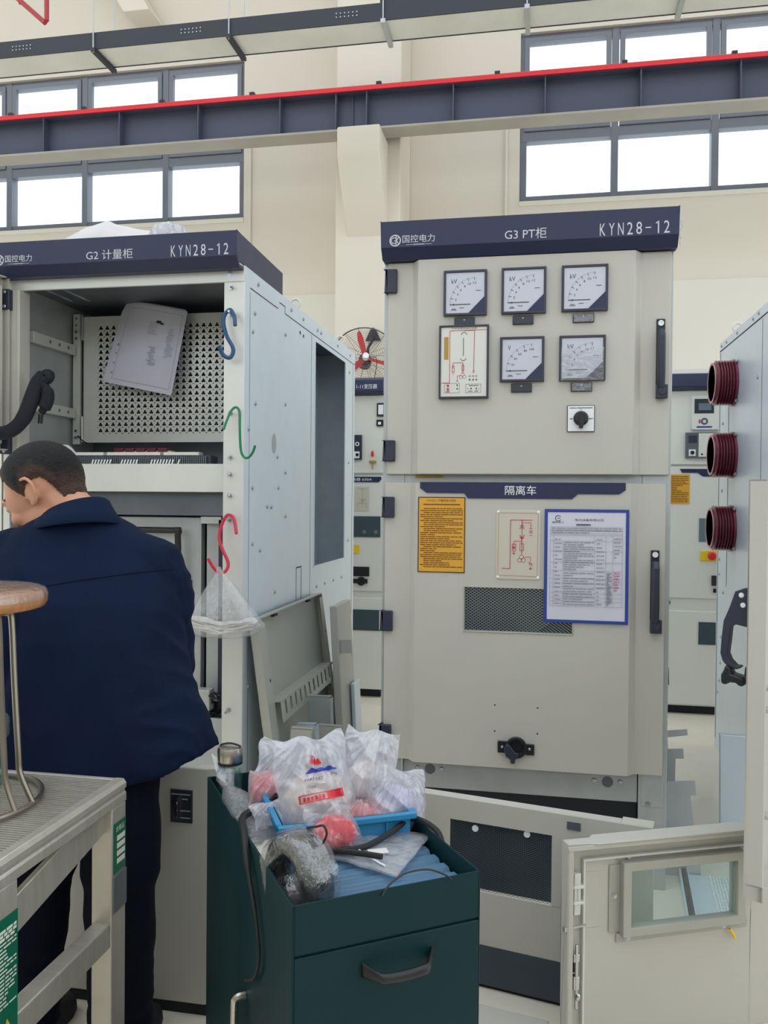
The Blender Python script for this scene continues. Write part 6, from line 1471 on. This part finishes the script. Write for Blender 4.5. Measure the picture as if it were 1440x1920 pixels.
# trunk, arms and legs under the clothes
bm_.tube([NB + Vector((0, 0, -0.02)), (-1.12, 1.90, 1.14), (-1.07, 1.84, 0.95), (-1.045, 1.81, 0.84), (-1.035, 1.80, 0.75)], [0.06, 0.085, 0.095, 0.09, 0.07], n=18, smooth=4)
SR, ER, WR = Vector((-0.968, 1.985, 1.150)), Vector((-0.945, 2.02, 0.875)), Vector((-1.10, 2.24, 0.90))
SL, EL, WL = Vector((-1.355, 1.875, 1.150)), Vector((-1.46, 1.96, 0.92)), Vector((-1.36, 2.20, 0.95))
bm_.tube([(-1.13, 1.93, 1.16), SR, (SR + ER) / 2 + Vector((0, 0.012, 0)), ER + Vector((-0.015, 0.012, 0)), ER + (WR - ER) * 0.35, WR], [0.05, 0.045, 0.04, 0.034, 0.032, 0.027], n=12, smooth=5)
bm_.tube([(-1.13, 1.93, 1.16), SL, (SL + EL) / 2, EL + Vector((0.015, 0.012, 0)), EL + (WL - EL) * 0.35, WL], [0.05, 0.045, 0.04, 0.034, 0.032, 0.027], n=12, smooth=5)
for W_, E_, s in ((WR, ER, 1), (WL, EL, -1)):              # hands reaching into the cabinet, fingers slightly curled
    d = (W_ - E_).normalized(); sd = d.cross(Vector((0, 0, 1))).normalized(); nd = sd.cross(d)
    bm_.tube([W_ - d * 0.02, W_ + d * 0.03, W_ + d * 0.075, W_ + d * 0.092], [0.027, 0.034, 0.036, 0.030], n=12, smooth=3)
    for i, (off, L) in enumerate(((-0.027, 0.066), (-0.009, 0.076), (0.010, 0.072), (0.027, 0.056))):
        b0 = W_ + d * 0.085 + sd * off
        bm_.tube([b0, b0 + d * L * 0.45 - nd * 0.004, b0 + d * L * 0.78 - nd * 0.018, b0 + d * L * 0.92 - nd * 0.036], [0.0098, 0.0092, 0.0085, 0.007], n=8, smooth=3)
    b0 = W_ + d * 0.028 - sd * 0.028 * s
    bm_.tube([b0, b0 - sd * 0.022 * s + d * 0.026 - nd * 0.008, b0 - sd * 0.026 * s + d * 0.060 - nd * 0.016], [0.013, 0.011, 0.0085], n=8, smooth=3)
legs = (((-0.955, 1.80, 0.74), (-0.950, 1.775, 0.43), (-0.965, 1.81, 0.09)), ((-1.12, 1.80, 0.74), (-1.165, 1.775, 0.43), (-1.205, 1.81, 0.09)))
for h_, k_, a_ in legs:
    bm_.tube([h_, (Vector(h_) + Vector(k_)) / 2, k_, (Vector(k_) + Vector(a_)) / 2, a_, Vector(a_) + Vector((-0.01, 0.08, -0.05))], [0.055, 0.060, 0.055, 0.050, 0.040, 0.036], n=14, smooth=4)
body = mesh_obj(baked(bm_, 'body', 0.0042, 5), 'body', 'skin', pr)
# eyes: lashes line on the near eyelid and brow
q = MB().tube([hp_(0.078, 0.028, -0.004), hp_(0.081, 0.035, -0.006), hp_(0.076, 0.044, -0.004)], 0.0018, n=6, smooth=4)
q.build('eyelashes', 'hair', pr)
q = MB()
for s in (1, -1): q.tube([hp_(0.088, 0.018 * s, 0.029), hp_(0.086, 0.032 * s, 0.033), hp_(0.073, 0.050 * s, 0.027)], [0.002, 0.003, 0.002], n=6, smooth=4)
q.build('eyebrows', 'hair', pr)
# cropped hair: long on top, faded at the sides
def hair(name, mt, low, lift, amp):
    q_ = MB(); nu, nv = 170, 110; vs = []; keep = []; fd = []
    for j in range(nv + 1):
        ph = math.pi * j / nv
        for i in range(nu):
            t_ = 2 * math.pi * i / nu; d = Vector((math.sin(ph) * math.cos(t_), math.sin(ph) * math.sin(t_), math.cos(ph)))
            # hairline height on the unit sphere as a function of the heading around the head
            az = abs(math.degrees(math.atan2(d.y, d.x)))          # 0 face, 180 back
            if az < 48: hl = 0.52 - 0.10 * (az / 48)
            elif az < 80: hl = 0.42 - 0.98 * ((az - 48) / 32)
            elif az < 92: hl = -0.56 + 0.44 * ((az - 80) / 12)
            elif az < 118: hl = -0.12
            elif az < 140: hl = -0.12 - 0.60 * ((az - 118) / 22)
            else: hl = -0.72
            hl += low * (1 if az > 40 else 0.25); hl += 0.035 * noise.noise(d * 9)
            m_ = d.z - hl
            th = lift * min(1.0, max(0.0, m_ / 0.22)) + 0.0022
            th += amp * (noise.noise(d * 26) + 0.6 * noise.noise(d * 60))* min(1, max(0, m_ / 0.12))
            # ray to the union of the two skull ellipsoids
            r_ = 0
            for c_, e in (((-0.012, 0, 0.030), (0.099, 0.077, 0.092)), ((0.030, 0, 0.010), (0.066, 0.068, 0.075)), ((-0.036, 0, -0.035), (0.062, 0.060, 0.070))):
                o_ = Vector((-0.012, 0, 0.030)) - Vector(c_); A = sum((d[k] / e[k]) ** 2 for k in range(3)); B = 2 * sum(o_[k] * d[k] / e[k] ** 2 for k in range(3)); Cc = sum((o_[k] / e[k]) ** 2 for k in range(3)) - 1
                D = B * B - 4 * A * Cc
                if D > 0: r_ = max(r_, (-B + math.sqrt(D)) / (2 * A))
            vs.append(hp_(*(Vector((-0.012, 0, 0.030)) + d * (r_ + th)))); keep.append(m_ > 0); fd.append(min(1, max(0, (m_ - 0.16 + 0.10 * noise.noise(d * 7)) / 0.42)))
    fs = []
    for j in range(nv):
        for i in range(nu):
            f_ = (j * nu + i, (j + 1) * nu + i, (j + 1) * nu + (i + 1) % nu, j * nu + (i + 1) % nu)
            if all(keep[k] for k in f_): fs.append(f_)
    used = sorted({k for f_ in fs for k in f_}); ix = {k: n_ for n_, k in enumerate(used)}
    q_.add([vs[k] for k in used], [tuple(ix[k] for k in f_) for f_ in fs])
    o = q_.build(name, mt, pr, smooth=60, clean=False)
    at = o.data.attributes.new('length', 'FLOAT', 'POINT'); at.data.foreach_set('value', [fd[k] for k in used])
    return o
hair('hair', 'hair', 0.0, 0.011, 0.0010)
# jacket
jk = MB(); n = 40; rings = []
prof = [(0.650, -1.035, 1.795, 0.256, 0.150), (0.72, -1.038, 1.80, 0.248, 0.148), (0.80, -1.046, 1.812, 0.238, 0.144), (0.90, -1.062, 1.832, 0.224, 0.142), (1.00, -1.084, 1.856, 0.212, 0.142), (1.08, -1.106, 1.885, 0.218, 0.138), (1.15, -1.128, 1.915, 0.224, 0.122), (1.20, -1.138, 1.930, 0.200, 0.105), (1.24, -1.146, 1.938, 0.150, 0.092), (1.272, -1.152, 1.942, 0.098, 0.082), (1.29, -1.154, 1.944, 0.070, 0.066)]
for z, cx, cy, hw, hd_ in prof:
    ring = []
    for k in range(n):
        a = 2 * math.pi * k / n; ca, sa = math.cos(a), math.sin(a)
        ex = math.copysign(abs(ca) ** 0.85, ca); ey = math.copysign(abs(sa) ** 0.85, sa)
        x = cx + hw * ex; y = cy + hd_ * ey + 0.26 * (x - cx); zz = z
        if z < 0.9: zz += 0.085 * max(0, ex) ** 1.5 * (0.9 - z) / 0.245; x += 0.012 * max(0, ex) * (0.9 - z) / 0.245
        if z < 0.85: x += 0.010 * math.sin(a * 7) * (0.85 - z) / 0.2; y += 0.012 * math.sin(a * 6 + 1) * (0.85 - z) / 0.2
        if 1.10 < z < 1.26: zz += 0.010 * (1 - abs(ex))
        ring.append(Vector((x, y, zz)))
    rings.append(ring)
jk.loft(rings)
jk.tube([(-1.12, 1.935, 1.185), (-1.02, 1.962, 1.168), SR + Vector((0.004, 0, -0.012)), (SR + ER) / 2 + Vector((0.006, -0.004, 0)), ER + Vector((0, 0.0, 0)), ER + (WR - ER) * 0.35, WR - (WR - ER) * 0.12], [0.080, 0.084, 0.083, 0.068, 0.060, 0.054, 0.047], n=18, smooth=5)
jk.tube([(-1.14, 1.935, 1.185), (-1.27, 1.90, 1.168), SL + Vector((0, 0, -0.012)), (SL + EL) / 2, EL, EL + (WL - EL) * 0.35, WL - (WL - EL) * 0.12], [0.080, 0.084, 0.083, 0.070, 0.062, 0.056, 0.047], n=18, smooth=5)
def folds(p):
    rid = lambda a, b_, c_: 0.33 - abs(noise.noise((a, b_, c_)))
    s_ = 0.006 * noise.noise((p.x * 6 + p.z * 5, p.y * 5, p.z * 2.2 - p.x * 3))
    s_ += 0.008 * rid(p.x * 8 - p.z * 3.0, 4.0 + p.y * 4, p.z * 2.6 + p.x * 2)           # long soft pulls across the back
    s_ += 0.004 * rid(p.x * 15 + p.z * 6, p.y * 9, p.z * 7 - p.x * 5)
    low = max(0, min(1, (1.0 - p.z) / 0.3)); s_ += 0.008 * low * rid(p.x * 17 + 1.5 * noise.noise((p.x * 3, p.z * 4, 0)), p.y * 8, p.z * 1.6)
    side = max(0, min(1, (abs(p.x + 1.10) - 0.15) / 0.06)); s_ += 0.011 * side * rid(p.x * 10, p.y * 8, p.z * 15 + p.y * 6)
    if 0.84 < p.z < 1.16: s_ -= 0.014 * math.exp(-((p.x + 1.205 + 0.02 * math.sin(p.z * 11)) / 0.016) ** 2) * min(1, (1.16 - p.z) / 0.08)
    return s_
jo = mesh_obj(baked(jk, 'jacket', 0.006, 7, folds), 'jacket', 'coat_navy', pr)
bvh = BVHTree.FromPolygons([v.co[:] for v in jo.data.vertices], [p_.vertices[:] for p_ in jo.data.polygons]); po = ORG[pr.name]
def stitched(pts, r_, nm, mt, sink=0.0005):
    out = []
    for p_ in spline([Vector(a) for a in pts], 10):
        h_ = bvh.ray_cast(p_ - po, Vector((0.1, 1, 0)).normalized(), 1.0)
        if h_[0] is not None: out.append(h_[0] + po - Vector((0, sink, 0)))
    if len(out) > 2: MB().tube(out, r_, n=6).build(nm, mt, jo)
stitched([(-1.33, 1.5, 1.120), (-1.22, 1.5, 1.115), (-1.10, 1.5, 1.135), (-1.00, 1.5, 1.150), (-0.925, 1.5, 1.155)], 0.0014, 'yoke_seam', 'trouser')
# stand collar turned down at the back
rings = []; cc = Vector((-1.158, 1.930, 0)); M_ = 48
for z, rx, ry in ((1.258, 0.108, 0.096), (1.256, 0.116, 0.103), (1.262, 0.117, 0.104), (1.285, 0.103, 0.092), (1.305, 0.091, 0.082), (1.317, 0.085, 0.076), (1.321, 0.080, 0.071), (1.312, 0.075, 0.067), (1.280, 0.076, 0.068)):
    rings.append([cc + Vector((rx * math.cos(2 * math.pi * k / M_), ry * math.sin(2 * math.pi * k / M_), z - 0.008 + 0.024 * math.cos(2 * math.pi * k / M_ + 0.7) - (0.010 if z > 1.29 else 0) * (1 - math.cos(2 * math.pi * k / M_ - 0.2)))) for k in range(M_)])
MB().loft(rings, cap=False).build('collar', 'collar_navy', jo, smooth=60)
# trousers and shoes
tj = MB()
for h_, k_, a_ in legs:
    h_, k_, a_ = Vector(h_), Vector(k_), Vector(a_)
    tj.tube([h_ + Vector((0, 0, 0.03)), (h_ * 0.5 + k_ * 0.5), k_, k_ * 0.5 + a_ * 0.5, a_ + Vector((0, 0, 0.03)), a_ + Vector((0, -0.005, -0.035))], [0.085, 0.090, 0.080, 0.074, 0.073, 0.074], n=20, smooth=5)
tj.ell((-1.035, 1.80, 0.75), 0.17, 0.095, 0.09, nu=24, nv=16)
def tf(p): return 0.006 * (0.35 - abs(noise.noise((p.x * 10, p.y * 9, p.z * 11 + p.x * 5)))) + 0.008 * (0.35 - abs(noise.noise((p.x * 6, p.y * 6, p.z * 22)))) * max(0, min(1, (0.32 - p.z) / 0.2))
mesh_obj(baked(tj, 'trousers', 0.0075, 7, tf), 'trousers', 'trouser', pr)
for h_, k_, a_ in legs:
    a_ = Vector(a_); q = MB()
    rings = []
    for y, w_, zt in ((-0.075, 0.030, 0.060), (-0.06, 0.038, 0.085), (0.0, 0.042, 0.088), (0.06, 0.046, 0.070), (0.12, 0.045, 0.052), (0.16, 0.032, 0.042)):
        rings.append([Vector((a_.x + w_ * math.cos(2 * math.pi * k / 16), a_.y + y, 0.002 + (zt if math.sin(2 * math.pi * k / 16) > 0 else 0) * abs(math.sin(2 * math.pi * k / 16)) ** 0.6)) for k in range(16)])
    q.loft(rings).build('shoe', 'rubber', pr)
